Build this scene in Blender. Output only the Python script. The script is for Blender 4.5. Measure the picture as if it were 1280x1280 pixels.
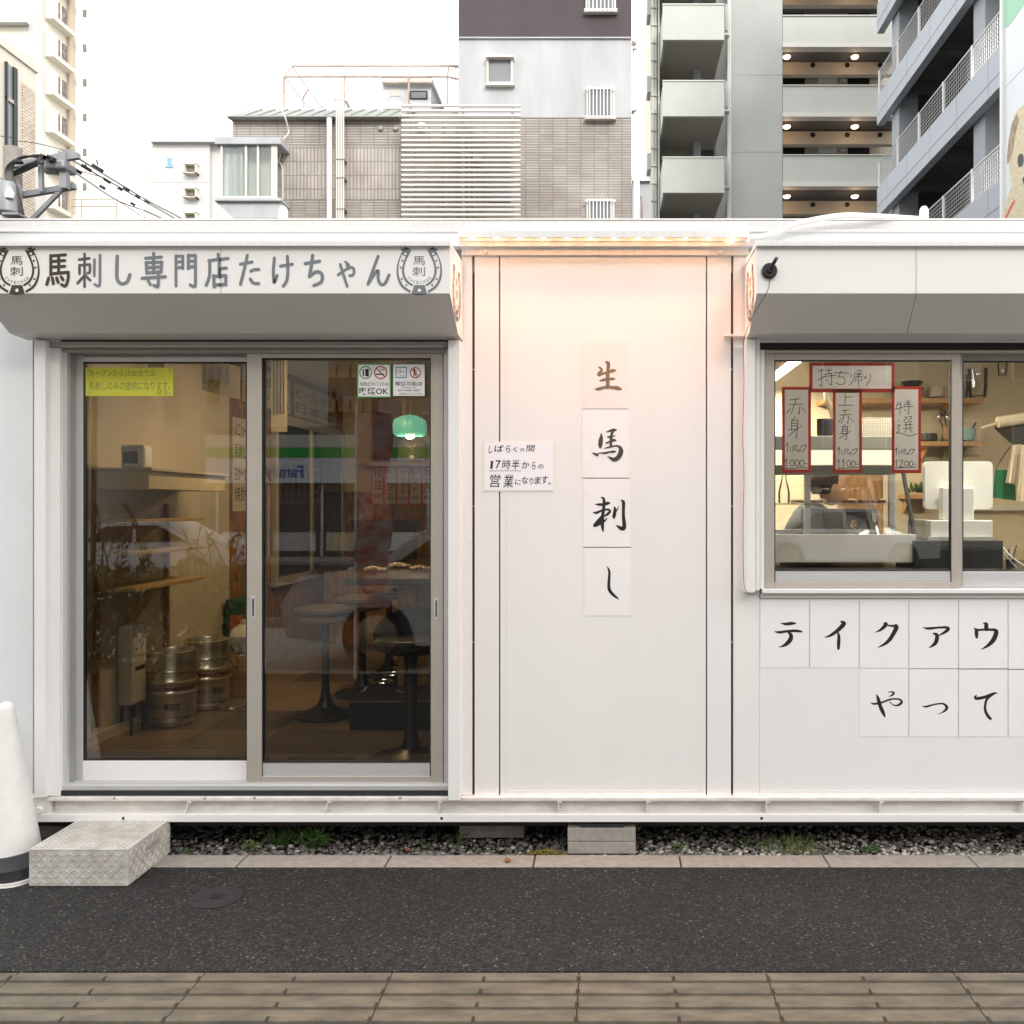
import bpy, bmesh, math, random
from mathutils import Vector, Matrix
random.seed(7)
R = math.radians
sc = bpy.context.scene
for o in list(bpy.data.objects): bpy.data.objects.remove(o)
col = sc.collection

# ------------------------------------------------------------------ camera, world, sun, exposure
FPX, CX, CY, CH = 1123.0, 760.0, 630.0, 1.5      # focal length and principal point in photo pixels, eye height
cd = bpy.data.cameras.new('camera'); cam = bpy.data.objects.new('camera', cd); col.objects.link(cam)
cam.location = (0, 0, CH); cam.rotation_euler = (R(90), 0, 0)
cd.sensor_width = 36; cd.lens = FPX/1280*36; cd.shift_x = -(CX-640)/1280; cd.shift_y = -(640-CY)/1280
cd.clip_start = 0.05; cd.clip_end = 2000
sc.camera = cam
SUN_EL, SUN_AZ = 30, 158                          # behind the camera, a little to the right
w = bpy.data.worlds.new('World'); sc.world = w; w.use_nodes = True
nt = w.node_tree; bg = nt.nodes['Background']
sky = nt.nodes.new('ShaderNodeTexSky'); sky.sky_type = 'NISHITA'; sky.sun_disc = False
sky.sun_elevation = R(SUN_EL); sky.sun_rotation = R(SUN_AZ); sky.dust_density = 3.0; sky.air_density = 1.0
cloud = nt.nodes.new('ShaderNodeMixRGB'); cloud.inputs[0].default_value = 0.86    # an even white overcast over the blue
cloud.inputs[2].default_value = (13.2, 13.0, 12.8, 1)
nt.links.new(sky.outputs[0], cloud.inputs[1]); nt.links.new(cloud.outputs[0], bg.inputs[0])
bg.inputs[1].default_value = 0.115
sd = bpy.data.lights.new('sun', 'SUN'); sd.energy = 1.2; sd.angle = R(14); sd.color = (1, .97, .92)
so = bpy.data.objects.new('sun', sd); col.objects.link(so)
so.rotation_euler = (R(90-SUN_EL), 0, R(180-SUN_AZ))
sc.view_settings.view_transform = 'Standard'; sc.view_settings.look = 'None'
sc.view_settings.exposure = 0.86; sc.view_settings.gamma = 1; sc.view_settings.use_curve_mapping = False
try:
    sc.cycles.max_bounces = 8; sc.cycles.transparent_max_bounces = 12; sc.cycles.diffuse_bounces = 4; sc.cycles.glossy_bounces = 4
except Exception: pass

# ------------------------------------------------------------------ helpers
def X_(px, Y): return (px-CX)/FPX*Y
def Z_(py, Y): return CH-(py-CY)/FPX*Y
def P(px, py, Y): return (X_(px, Y), Y, Z_(py, Y))
WL = {}                                           # world location of each object (no rotation on parents)

class MB:
    def __init__(s): s.v = []; s.f = []
    def add(s, vs, fs):
        n = len(s.v); s.v += [tuple(p) for p in vs]; s.f += [tuple(i+n for i in f) for f in fs]; return s
    def box(s, x0, x1, y0, y1, z0, z1):
        if x0 > x1: x0, x1 = x1, x0
        if y0 > y1: y0, y1 = y1, y0
        if z0 > z1: z0, z1 = z1, z0
        return s.add([(x0,y0,z0),(x1,y0,z0),(x1,y1,z0),(x0,y1,z0),(x0,y0,z1),(x1,y0,z1),(x1,y1,z1),(x0,y1,z1)],
                     [(0,3,2,1),(4,5,6,7),(0,1,5,4),(1,2,6,5),(2,3,7,6),(3,0,4,7)])
    def px(s, a, b, c, d, Y, t):                  # front face seen at photo pixels a,b..c,d on the plane Y, t deep
        return s.box(X_(a,Y), X_(c,Y), Y, Y+t, Z_(d,Y), Z_(b,Y))
    def prism(s, poly, axis, a, b):               # poly of 2D points extruded along an axis
        n = len(poly)
        def q(p, t): return {'x': (t,p[0],p[1]), 'y': (p[0],t,p[1]), 'z': (p[0],p[1],t)}[axis]
        vs = [q(p,a) for p in poly]+[q(p,b) for p in poly]
        fs = [tuple(range(n)), tuple(range(2*n-1, n-1, -1))]+[(i,(i+1)%n,(i+1)%n+n,i+n) for i in range(n)]
        return s.add(vs, fs)
    def lathe(s, prof, c=(0,0,0), n=24, axis='z'):
        vs = []; fs = []
        for r, h in prof:
            for k in range(n):
                a = 2*math.pi*k/n; u, v = r*math.cos(a), r*math.sin(a)
                p = {'z': (u,v,h), 'y': (u,h,v), 'x': (h,u,v)}[axis]
                vs.append((p[0]+c[0], p[1]+c[1], p[2]+c[2]))
        for i in range(len(prof)-1):
            for k in range(n):
                k2 = (k+1) % n; fs.append((i*n+k, i*n+k2, (i+1)*n+k2, (i+1)*n+k))
        if prof[0][0] > 1e-5: fs.append(tuple(range(n-1,-1,-1)))
        if prof[-1][0] > 1e-5: fs.append(tuple((len(prof)-1)*n+k for k in range(n)))
        return s.add(vs, fs)
    def tube(s, pts, r, n=8, smooth=True):
        pts = [Vector(p) for p in pts]
        if smooth and len(pts) > 2: pts = [Vector(p) for p in cat(pts, 5)]
        rs = r if isinstance(r, (list, tuple)) else None
        vs = []; fs = []; up = Vector((0,0,1)); last = None
        for i, p in enumerate(pts):
            d = (pts[min(i+1,len(pts)-1)]-pts[max(i-1,0)]).normalized()
            if last is None:
                a = d.cross(up)
                if a.length < .1: a = d.cross(Vector((1,0,0)))
            else: a = last-d*last.dot(d)
            a.normalize(); last = a; b = d.cross(a)
            rr = r if rs is None else rs[0]+(rs[1]-rs[0])*i/(len(pts)-1)
            for k in range(n):
                t = 2*math.pi*k/n; vs.append(p+a*(rr*math.cos(t))+b*(rr*math.sin(t)))
        m = len(pts)
        for i in range(m-1):
            for k in range(n):
                k2 = (k+1)%n; fs.append((i*n+k,i*n+k2,(i+1)*n+k2,(i+1)*n+k))
        fs.append(tuple(range(n-1,-1,-1))); fs.append(tuple((m-1)*n+k for k in range(n)))
        return s.add(vs, fs)
    def beam(s, a, b, wx, wz):                    # rectangular bar between two points
        a = Vector(a); b = Vector(b); d = (b-a).normalized(); up = Vector((0,0,1))
        e = d.cross(up)
        if e.length < .05: e = Vector((1,0,0))
        e.normalize(); g = e.cross(d)
        vs = [p+e*sx*wx/2+g*sz*wz/2 for p in (a,b) for sx,sz in ((-1,-1),(1,-1),(1,1),(-1,1))]
        return s.add(vs, [(0,1,2,3),(7,6,5,4),(0,4,5,1),(1,5,6,2),(2,6,7,3),(3,7,4,0)])
    def ico(s, c, r, sq=(1,1,1), rot=0, jit=0):
        t = (1+5**.5)/2; L = (1+t*t)**.5
        base = [(-1,t,0),(1,t,0),(-1,-t,0),(1,-t,0),(0,-1,t),(0,1,t),(0,-1,-t),(0,1,-t),(t,0,-1),(t,0,1),(-t,0,-1),(-t,0,1)]
        fs = [(0,11,5),(0,5,1),(0,1,7),(0,7,10),(0,10,11),(1,5,9),(5,11,4),(11,10,2),(10,7,6),(7,1,8),(3,9,4),(3,4,2),(3,2,6),(3,6,8),(3,8,9),(4,9,5),(2,4,11),(6,2,10),(8,6,7),(9,8,1)]
        cr, sr = math.cos(rot), math.sin(rot); vs = []
        for x,y,z in base:
            k = r/L*(1+random.uniform(-jit,jit)); x,y,z = x*k*sq[0],y*k*sq[1],z*k*sq[2]
            vs.append((c[0]+x*cr-y*sr, c[1]+x*sr+y*cr, c[2]+z))
        return s.add(vs, fs)
    def build(s, name, m, parent=None, smooth=False, bevel=0, label=None, kind=None, cat_=None, group=None, seg=2, at=None):
        xs = [p[0] for p in s.v]; ys = [p[1] for p in s.v]; zs = [p[2] for p in s.v]
        c = at or ((min(xs)+max(xs))/2, (min(ys)+max(ys))/2, (min(zs)+max(zs))/2 if parent else min(zs))
        me = bpy.data.meshes.new(name); me.from_pydata([(p[0]-c[0],p[1]-c[1],p[2]-c[2]) for p in s.v], [], s.f)
        bm = bmesh.new(); bm.from_mesh(me)
        if bevel:
            bmesh.ops.remove_doubles(bm, verts=bm.verts, dist=1e-6)
            eds = [e for e in bm.edges if len(e.link_faces)==2 and e.calc_face_angle(0) > .5]
            bmesh.ops.bevel(bm, geom=eds, offset=bevel, segments=seg, profile=.5, affect='EDGES', clamp_overlap=True)
        bmesh.ops.recalc_face_normals(bm, faces=bm.faces)
        bm.to_mesh(me); bm.free()
        if smooth:
            me.polygons.foreach_set('use_smooth', [True]*len(me.polygons))
            try: me.set_sharp_from_angle(angle=R(35))
            except Exception: pass
        me.materials.append(m)
        o = bpy.data.objects.new(name, me); col.objects.link(o)
        if parent is not None:
            o.parent = parent; p = WL[parent.name]; o.location = (c[0]-p[0], c[1]-p[1], c[2]-p[2])
        else: o.location = c
        WL[o.name] = c
        tag(o, label, cat_, group, kind)
        return o

def cat(pts, k):                                  # Catmull-Rom through tuples or vectors
    pts = [tuple(p) for p in pts]; out = []
    q = [pts[0]]+pts+[pts[-1]]
    for i in range(1, len(q)-2):
        for j in range(k):
            t = j/k; a,b,c,d = q[i-1],q[i],q[i+1],q[i+2]
            out.append(tuple(.5*((2*b[m])+(-a[m]+c[m])*t+(2*a[m]-5*b[m]+4*c[m]-d[m])*t*t+(-a[m]+3*b[m]-3*c[m]+d[m])*t**3) for m in range(len(b))))
    out.append(q[-2]); return out
def tag(o, label=None, cat_=None, group=None, kind=None):
    if label: o['label'] = label
    if cat_: o['category'] = cat_
    if group: o['group'] = group
    if kind: o['kind'] = kind
    return o
def thing(name, label, cat_, loc, group=None, kind=None):
    o = bpy.data.objects.new(name, None); col.objects.link(o); o.location = loc; WL[o.name] = tuple(loc)
    o.empty_display_size = .1
    return tag(o, label, cat_, group, kind)
def kids(o): return [c for c in bpy.data.objects if c.parent == o]
def dup(root, loc, label=None, rotz=0):
    def rec(o, par):
        c = o.copy(); col.objects.link(c); c.parent = par
        for k in kids(o): rec(k, c)
        return c
    ch = kids(root); r = root.copy(); col.objects.link(r); r.location = loc; r.rotation_euler = (0,0,rotz)
    for k in ch: rec(k, r)
    WL[r.name] = tuple(loc)
    if label: r['label'] = label
    return r

# ------------------------------------------------------------------ materials
def mat(name, c, r=.5, m=0., var=0., vs=6., st=(1,1,1), bump=0., bs=80., bst=(1,1,1), em=None, es=0, spec=.5, c2=None, rv=0, detail=6):
    mt = bpy.data.materials.new(name); mt.use_nodes = True; nt = mt.node_tree; b = nt.nodes['Principled BSDF']
    b.inputs['Base Color'].default_value = (*c,1); b.inputs['Roughness'].default_value = r; b.inputs['Metallic'].default_value = m
    b.inputs['Specular IOR Level'].default_value = spec
    if em: b.inputs['Emission Color'].default_value = (*em,1); b.inputs['Emission Strength'].default_value = es
    if var or bump or c2 or rv:
        tc = nt.nodes.new('ShaderNodeNewGeometry')
        def noise(scale, stv, det):
            mp = nt.nodes.new('ShaderNodeVectorMath'); mp.operation = 'MULTIPLY'; mp.inputs[1].default_value = stv
            n = nt.nodes.new('ShaderNodeTexNoise'); n.inputs['Scale'].default_value = scale; n.inputs['Detail'].default_value = det
            n.inputs['Roughness'].default_value = .62
            nt.links.new(tc.outputs['Position'], mp.inputs[0]); nt.links.new(mp.outputs[0], n.inputs['Vector']); return n
        if var or c2:
            n = noise(vs, st, detail); rp = nt.nodes.new('ShaderNodeValToRGB')
            d = c2 or tuple(x*(1-var) for x in c); e = c if c2 else tuple(min(1,x*(1+var)) for x in c)
            rp.color_ramp.elements[0].position = .34; rp.color_ramp.elements[1].position = .66
            rp.color_ramp.elements[0].color = (*d,1); rp.color_ramp.elements[1].color = (*e,1)
            nt.links.new(n.outputs[0], rp.inputs[0]); nt.links.new(rp.outputs[0], b.inputs['Base Color'])
            if rv:
                mr = nt.nodes.new('ShaderNodeMapRange'); mr.inputs[3].default_value = r-rv; mr.inputs[4].default_value = r+rv
                nt.links.new(n.outputs[0], mr.inputs[0]); nt.links.new(mr.outputs[0], b.inputs['Roughness'])
        if bump:
            n = noise(bs, bst, 3); bp = nt.nodes.new('ShaderNodeBump'); bp.inputs['Strength'].default_value = bump
            bp.inputs['Distance'].default_value = .004
            nt.links.new(n.outputs[0], bp.inputs['Height']); nt.links.new(bp.outputs[0], b.inputs['Normal'])
    return mt
def glass(name, tint=(.93,.95,.94), k=1.0):
    mt = bpy.data.materials.new(name); mt.use_nodes = True; nt = mt.node_tree; nt.nodes.remove(nt.nodes['Principled BSDF'])
    out = nt.nodes['Material Output']; t = nt.nodes.new('ShaderNodeBsdfTransparent'); t.inputs[0].default_value = (*tint,1)
    g = nt.nodes.new('ShaderNodeBsdfGlossy'); g.inputs['Roughness'].default_value = 0.0
    lw = nt.nodes.new('ShaderNodeLayerWeight'); lw.inputs[0].default_value = .33
    mu = nt.nodes.new('ShaderNodeMath'); mu.operation = 'MULTIPLY'; mu.inputs[1].default_value = k; mu.use_clamp = True
    mx = nt.nodes.new('ShaderNodeMixShader'); L = nt.links.new
    L(lw.outputs['Fresnel'], mu.inputs[0]); L(mu.outputs[0], mx.inputs[0]); L(t.outputs[0], mx.inputs[1]); L(g.outputs[0], mx.inputs[2]); L(mx.outputs[0], out.inputs[0])
    return mt
def tiles(name, ca, cb, mortar, bw, bh, axis='xz', off=.5, msize=.004, rough=.6, bumpd=.006):
    mt = bpy.data.materials.new(name); mt.use_nodes = True; nt = mt.node_tree; b = nt.nodes['Principled BSDF']; L = nt.links.new
    g = nt.nodes.new('ShaderNodeNewGeometry'); sp = nt.nodes.new('ShaderNodeSeparateXYZ'); cb_ = nt.nodes.new('ShaderNodeCombineXYZ')
    L(g.outputs['Position'], sp.inputs[0]); i = {'x':0,'y':1,'z':2}
    L(sp.outputs[i[axis[0]]], cb_.inputs[0]); L(sp.outputs[i[axis[1]]], cb_.inputs[1])
    t = nt.nodes.new('ShaderNodeTexBrick'); t.offset = off; t.inputs['Scale'].default_value = 1
    t.inputs['Color1'].default_value = (*ca,1); t.inputs['Color2'].default_value = (*cb,1); t.inputs['Mortar'].default_value = (*mortar,1)
    t.inputs['Mortar Size'].default_value = msize; t.inputs['Brick Width'].default_value = bw; t.inputs['Row Height'].default_value = bh
    t.inputs['Mortar Smooth'].default_value = .25
    L(cb_.outputs[0], t.inputs['Vector'])
    n = nt.nodes.new('ShaderNodeTexNoise'); n.inputs['Scale'].default_value = 1.6; n.inputs['Detail'].default_value = 5
    L(g.outputs['Position'], n.inputs['Vector'])
    mx = nt.nodes.new('ShaderNodeMixRGB'); mx.blend_type = 'MULTIPLY'; mx.inputs[0].default_value = .5
    rp = nt.nodes.new('ShaderNodeValToRGB'); rp.color_ramp.elements[0].position = .35; rp.color_ramp.elements[0].color = (.6,.56,.54,1); rp.color_ramp.elements[1].position = .6
    L(n.outputs[0], rp.inputs[0]); L(t.outputs['Color'], mx.inputs[1]); L(rp.outputs[0], mx.inputs[2]); L(mx.outputs[0], b.inputs['Base Color'])
    bp = nt.nodes.new('ShaderNodeBump'); bp.inputs['Strength'].default_value = 1; bp.inputs['Distance'].default_value = bumpd; bp.invert = True
    L(t.outputs['Fac'], bp.inputs['Height']); L(bp.outputs[0], b.inputs['Normal']); b.inputs['Roughness'].default_value = rough
    return mt

M = {}
# shop paint: white enamel with faint rain streaks
M['paint'] = mat('white_enamel_paint', (.80,.79,.775), .38, var=.016, vs=1.3, st=(2,2,.6), bump=.06, bs=260, rv=.06)
M['paint_rail'] = mat('white_rail_paint', (.78,.775,.76), .45, var=.045, vs=9, st=(9,9,.25), bump=.08, bs=200)
M['paint_cool'] = mat('cool_white_panel', (.74,.76,.77), .4, var=.02, vs=2, bump=.05, bs=200)
M['paint_dirty'] = mat('weathered_channel_paint', (.74,.71,.67), .5, var=.12, vs=14, st=(1,1,2.5), bump=.1, bs=120)
M['box'] = mat('shutter_box_enamel', (.80,.785,.76), .4, var=.015, vs=1.2, bump=.05, bs=300)
M['gap'] = mat('dark_joint', (.02,.018,.016), .9)
M['champagne'] = mat('champagne_anodised_aluminium', (.50,.455,.40), .42, m=.35, var=.02, vs=3, st=(1,1,4))
M['silver'] = mat('silver_anodised_aluminium', (.62,.62,.62), .35, m=.4, var=.02, vs=3, st=(1,1,4))
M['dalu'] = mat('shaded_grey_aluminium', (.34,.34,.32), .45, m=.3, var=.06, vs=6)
M['gasket'] = mat('black_rubber_gasket', (.018,.018,.02), .6)
M['glass'] = glass('window_pane_glass', (.93,.94,.92), 1.55)
M['glass_in'] = glass('clear_glass', (.96,.97,.97), 1.2)
M['paper'] = mat('white_print_paper', (.83,.82,.81), .55, var=.012, vs=10, bump=.5, bs=11)
M['film'] = mat('aged_laminate_film', (.79,.765,.725), .35, var=.02, vs=12, bump=.3, bs=20)
M['note'] = mat('note_paper', (.84,.83,.86), .5)
M['ink'] = mat('black_brush_ink', (.012,.011,.010), .5)
M['ink_fade'] = mat('faded_brown_ink', (.30,.17,.085), .6, c2=(.13,.105,.08), vs=45)
M['ink_warm'] = mat('slightly_faded_ink', (.045,.034,.026), .55, c2=(.07,.06,.05), vs=40)
M['pen'] = mat('black_marker_pen', (.02,.018,.018), .6)
M['vbrown'] = mat('dark_brown_vinyl', (.045,.03,.020), .45)
M['vgrey'] = mat('slate_grey_vinyl', (.16,.185,.205), .45, var=.06, vs=30)
M['vmix'] = mat('mottled_brown_grey_vinyl', (.11,.11,.11), .5, c2=(.06,.045,.035), vs=40)  # brown mottled with grey
M['black'] = mat('black_plastic', (.014,.014,.015), .4)
M['white_pl'] = mat('white_plastic', (.80,.80,.79), .3)
M['red'] = mat('red_paper_border', (.72,.055,.03), .55)
M['menu_paper'] = mat('grey_white_menu_paper', (.84,.82,.83), .6)
M['yellow'] = mat('yellow_note_paper', (.86,.88,.14), .6, var=.03, vs=8)
M['green_l'] = mat('green_sticker_border', (.09,.30,.10), .45)
M['red_l'] = mat('red_sticker_ring', (.45,.03,.04), .45)
M['blue_l'] = mat('blue_sticker_frame', (.05,.18,.42), .45)
M['steel'] = mat('brushed_stainless_steel', (.62,.56,.44), .3, m=.9, var=.1, vs=8, st=(1,1,12), bump=.05, bs=90)
M['chrome'] = mat('chrome', (.7,.68,.65), .15, m=1)
M['kegband'] = mat('dark_red_keg_band', (.16,.03,.015), .45)
M['leather'] = mat('brown_leatherette', (.075,.045,.028), .42, var=.12, vs=12, bump=.1, bs=150)
M['wood_edge'] = mat('honey_wood', (.30,.16,.055), .45, var=.16, vs=7, st=(1,1,9))
M['shelf'] = mat('light_timber_shelf', (.44,.25,.09), .5, var=.14, vs=6, st=(1,5,12))
M['shelf_pale'] = mat('pale_timber', (.40,.28,.13), .5, var=.12, vs=6, st=(1,5,12))
M['blackmetal'] = mat('black_powder_coat', (.014,.013,.013), .35, m=.2)
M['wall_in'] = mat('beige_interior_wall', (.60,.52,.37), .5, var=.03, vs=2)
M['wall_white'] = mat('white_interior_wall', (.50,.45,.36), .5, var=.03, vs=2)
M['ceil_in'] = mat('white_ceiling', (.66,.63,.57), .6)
M['osb'] = mat('oriented_strand_board', (.33,.165,.05), .6, c2=(.12,.055,.018), vs=16, st=(1.7,1.7,.55), bump=.3, bs=60, detail=8)
M['counter'] = mat('dark_counter_top', (.035,.028,.022), .25, var=.2, vs=8)
M['fl_a'] = mat('brown_vinyl_floor', (.13,.095,.062), .35, var=.22, vs=5, st=(1,6,1))
M['fl_b'] = mat('light_brown_vinyl_floor', (.19,.13,.075), .35, var=.2, vs=5, st=(1,6,1))
M['fl_c'] = mat('dark_brown_vinyl_floor', (.075,.058,.045), .4, var=.2, vs=5, st=(1,6,1))
M['mat_d'] = mat('charcoal_carpet_mat', (.022,.022,.023), .95, var=.3, vs=60, bump=.4, bs=300)
M['greencl'] = mat('green_cloth', (.005,.17,.065), .8, var=.12, vs=14, bump=.4, bs=14)
M['beigecl'] = mat('beige_cloth', (.62,.53,.40), .85, var=.08, vs=10, bump=.6, bs=14)
M['darkcl'] = mat('charcoal_cloth', (.03,.03,.035), .85)
M['skin'] = mat('skin', (.50,.27,.17), .5)
M['hair'] = mat('dark_brown_hair', (.022,.013,.009), .9, spec=.1, bump=.4, bs=90, bst=(6,6,1))
M['meat'] = mat('red_sliced_meat', (.24,.03,.035), .35, var=.3, vs=50)
M['celadon'] = mat('celadon_glaze', (.25,.40,.36), .2, var=.1, vs=40)
M['concrete'] = mat('grey_concrete_block', (.30,.28,.25), .9, var=.14, vs=30, bump=.5, bs=190)
M['kerb'] = mat('pale_kerb_concrete', (.30,.275,.245), .85, var=.13, vs=26, bump=.35, bs=240)
M['iron'] = mat('cast_iron', (.022,.020,.022), .6, var=.15, vs=40, bump=.3, bs=200)
M['cone'] = mat('white_cone_plastic', (.80,.785,.76), .45, var=.05, vs=15, bump=.15, bs=18)
M['rubber'] = mat('black_rubber', (.022,.022,.026), .6)
M['stepm'] = mat('painted_checker_plate', (.60,.585,.55), .5, c2=(.42,.39,.34), vs=18, bump=.2, bs=120)
M['tact'] = mat('weathered_tactile_paver', (.172,.150,.110), .8, c2=(.092,.080,.060), vs=7, st=(1,2.4,1), bump=.35, bs=260, detail=10)
M['tact_d'] = mat('dirt_shade_paver_groove', (.068,.057,.041), .95, c2=(.035,.030,.023), vs=30)
M['tact_j'] = mat('dirty_paver_joint', (.055,.045,.036), .95)
M['moss'] = mat('yellow_green_moss', (.13,.11,.02), .9)
M['leaf'] = mat('weed_leaf', (.055,.12,.025), .6, var=.3, vs=40)
M['leaf_y'] = mat('yellow_green_leaf', (.13,.17,.03), .6, var=.3, vs=40)
M['leaf_dry'] = mat('dry_brown_leaf', (.20,.085,.03), .7, var=.2, vs=40)
M['hedge'] = mat('hedge_leaf', (.11,.115,.03), .5, var=.5, vs=5)
M['bark'] = mat('bark', (.10,.07,.045), .9)
M['led'] = mat('led_lens', (1,.8,.6), .3, em=(1,.50,.24), es=26)
M['tube'] = mat('fluorescent_tube', (1,1,1), .3, em=(1,.93,.78), es=11)
M['casel'] = mat('display_case_light', (1,1,1), .3, em=(1,.90,.66), es=.75)
M['lampg'] = mat('green_glass_shade', (.10,.50,.30), .3, em=(.20,.60,.42), es=.35)
M['lampw'] = mat('lit_bulb', (1,1,1), .3, em=(1,.95,.8), es=7)
M['cor_lamp'] = mat('corridor_lamp_lens', (1,.9,.8), .3, em=(1,.66,.45), es=1.5)

# asphalt: dark binder with pale chips
def asphalt(name, base, chip, sc1, thr, bumpd=.004):
    mt = bpy.data.materials.new(name); mt.use_nodes = True; nt = mt.node_tree; b = nt.nodes['Principled BSDF']; L = nt.links.new
    g = nt.nodes.new('ShaderNodeNewGeometry')
    v = nt.nodes.new('ShaderNodeTexVoronoi'); v.inputs['Scale'].default_value = sc1; L(g.outputs['Position'], v.inputs['Vector'])
    sp = nt.nodes.new('ShaderNodeSeparateColor'); L(v.outputs['Color'], sp.inputs[0])
    rp = nt.nodes.new('ShaderNodeValToRGB'); e = rp.color_ramp.elements; e[0].position = 0; e[0].color = (*[x*.22 for x in base],1)
    e[1].position = 1; e[1].color = (*chip,1)
    for p, c in ((.4, tuple(x*.8 for x in base)), (.68, tuple(x*1.5 for x in base)), (.90, tuple(x*2.4 for x in base)), (thr, tuple(x*.38 for x in chip))):
        q = e.new(p); q.color = (*c,1)
    L(sp.outputs[0], rp.inputs[0])
    d = nt.nodes.new('ShaderNodeMapRange'); d.inputs[1].default_value = .15; d.inputs[2].default_value = .55; d.inputs[3].default_value = 1; d.inputs[4].default_value = .25
    L(v.outputs['Distance'], d.inputs[0])
    n = nt.nodes.new('ShaderNodeTexNoise'); n.inputs['Scale'].default_value = 1.3; n.inputs['Detail'].default_value = 4; L(g.outputs['Position'], n.inputs['Vector'])
    mr = nt.nodes.new('ShaderNodeMapRange'); mr.inputs[1].default_value = .3; mr.inputs[2].default_value = .7; mr.inputs[3].default_value = .74; mr.inputs[4].default_value = 1.22
    L(n.outputs[0], mr.inputs[0])
    mm = nt.nodes.new('ShaderNodeMath'); mm.operation = 'MULTIPLY'; L(d.outputs[0], mm.inputs[0]); L(mr.outputs[0], mm.inputs[1])
    mx = nt.nodes.new('ShaderNodeVectorMath'); mx.operation = 'SCALE'; L(rp.outputs[0], mx.inputs[0]); L(mm.outputs[0], mx.inputs[3])
    L(mx.outputs[0], b.inputs['Base Color']); b.inputs['Roughness'].default_value = .85
    bp = nt.nodes.new('ShaderNodeBump'); bp.inputs['Strength'].default_value = .9; bp.inputs['Distance'].default_value = bumpd
    L(d.outputs[0], bp.inputs['Height']); L(bp.outputs[0], b.inputs['Normal'])
    return mt
M['asph'] = asphalt('coarse_asphalt', (.044,.042,.040), (.36,.33,.29), 128, .968, .014)
M['road'] = asphalt('road_asphalt', (.10,.10,.10), (.25,.25,.25), 120, .95)

M['pave'] = mat('unseen_pale_bounce_paving', (.38,.36,.33), .85, var=.08, vs=3)  # out of view; pale tone put in to bounce light onto soffits and papers

def translucent(m, k=.4):
    nt = m.node_tree; L = nt.links.new; b = nt.nodes['Principled BSDF']; t = nt.nodes.new('ShaderNodeBsdfTranslucent'); mx = nt.nodes.new('ShaderNodeMixShader')
    mx.inputs[0].default_value = k; t.inputs[0].default_value = b.inputs['Base Color'].default_value
    L(b.outputs[0], mx.inputs[1]); L(t.outputs[0], mx.inputs[2]); L(mx.outputs[0], nt.nodes['Material Output'].inputs[0])
for k_ in ('menu_paper','yellow','red'): translucent(M[k_], .45)
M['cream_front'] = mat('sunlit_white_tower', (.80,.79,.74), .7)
M['stepd'] = mat('tread_shade', (.40,.37,.32), .8, c2=(.30,.27,.23), vs=30)  # shadow colour of the tread bars on the step front
M['stepd2'] = mat('dark_tread_shade', (.22,.20,.17), .8, c2=(.42,.39,.34), vs=20)  # shadow colour of the top tread bars and the hand hole
# ------------------------------------------------------------------ writing: strokes and type
def planeY(Y, k=[0]):                             # photo pixel -> point on the vertical plane Y (nearer by a hair for each stroke)
    return lambda x, y, lift=0.: P(x, y, Y-lift)
def ribbon(mb, pts, wd, mp, lift, k=5, cap=True):
    pts = [(p[0], p[1], p[2] if len(p) > 2 else wd) for p in pts]
    if len(pts) > 2: pts = cat(pts, k)
    L = []; Rr = []; n = len(pts)
    for i, p in enumerate(pts):
        a = pts[max(i-1,0)]; b = pts[min(i+1,n-1)]; dx, dy = b[0]-a[0], b[1]-a[1]; l = math.hypot(dx,dy) or 1
        nx, ny = -dy/l, dx/l; h = max(.02, p[2]/2)
        L.append((p[0]+nx*h, p[1]+ny*h)); Rr.append((p[0]-nx*h, p[1]-ny*h))
    def capp(p, q, h):                            # half-disc beyond p, away from q
        a0 = math.atan2(p[1]-q[1], p[0]-q[0]); return [(p[0]+h*math.cos(a0+t), p[1]+h*math.sin(a0+t)) for t in (R(60),R(30),0,R(-30),R(-60))]
    vs = [mp(x,y,lift) for x,y in L]+[mp(x,y,lift) for x,y in Rr]
    fs = [(i,i+1,n+i+1,n+i) for i in range(n-1)]
    mb.add(vs, fs)
    if cap:
        for p, q, l, r in ((pts[-1], pts[-2], L[-1], Rr[-1]), (pts[0], pts[1], Rr[0], L[0])):
            if p[2] > .8:
                c = [l]+capp(p, q, p[2]/2)+[r]
                mb.add([mp(x,y,lift) for x,y in c], [tuple(range(len(c)))])
def strokes(mb, data, ox, oy, s, mp, wd=None, cap=True):
    for i, st in enumerate(data):
        ribbon(mb, [(ox+p[0]/s, oy+p[1]/s, (p[2] if len(p) > 2 else wd)/s) for p in st], None, mp, .00012*(i+1), cap=cap)
def fit(data, x0, y0, x1, y1):                    # fit glyph strokes into a box
    xs = [p[0] for s in data for p in s]; ys = [p[1] for s in data for p in s]
    a, b, c, d = min(xs), min(ys), max(xs), max(ys); sx = (x1-x0)/max(c-a,1); sy = (y1-y0)/max(d-b,1)
    return [[(x0+(p[0]-a)*sx, y0+(p[1]-b)*sy) for p in s] for s in data]
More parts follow.
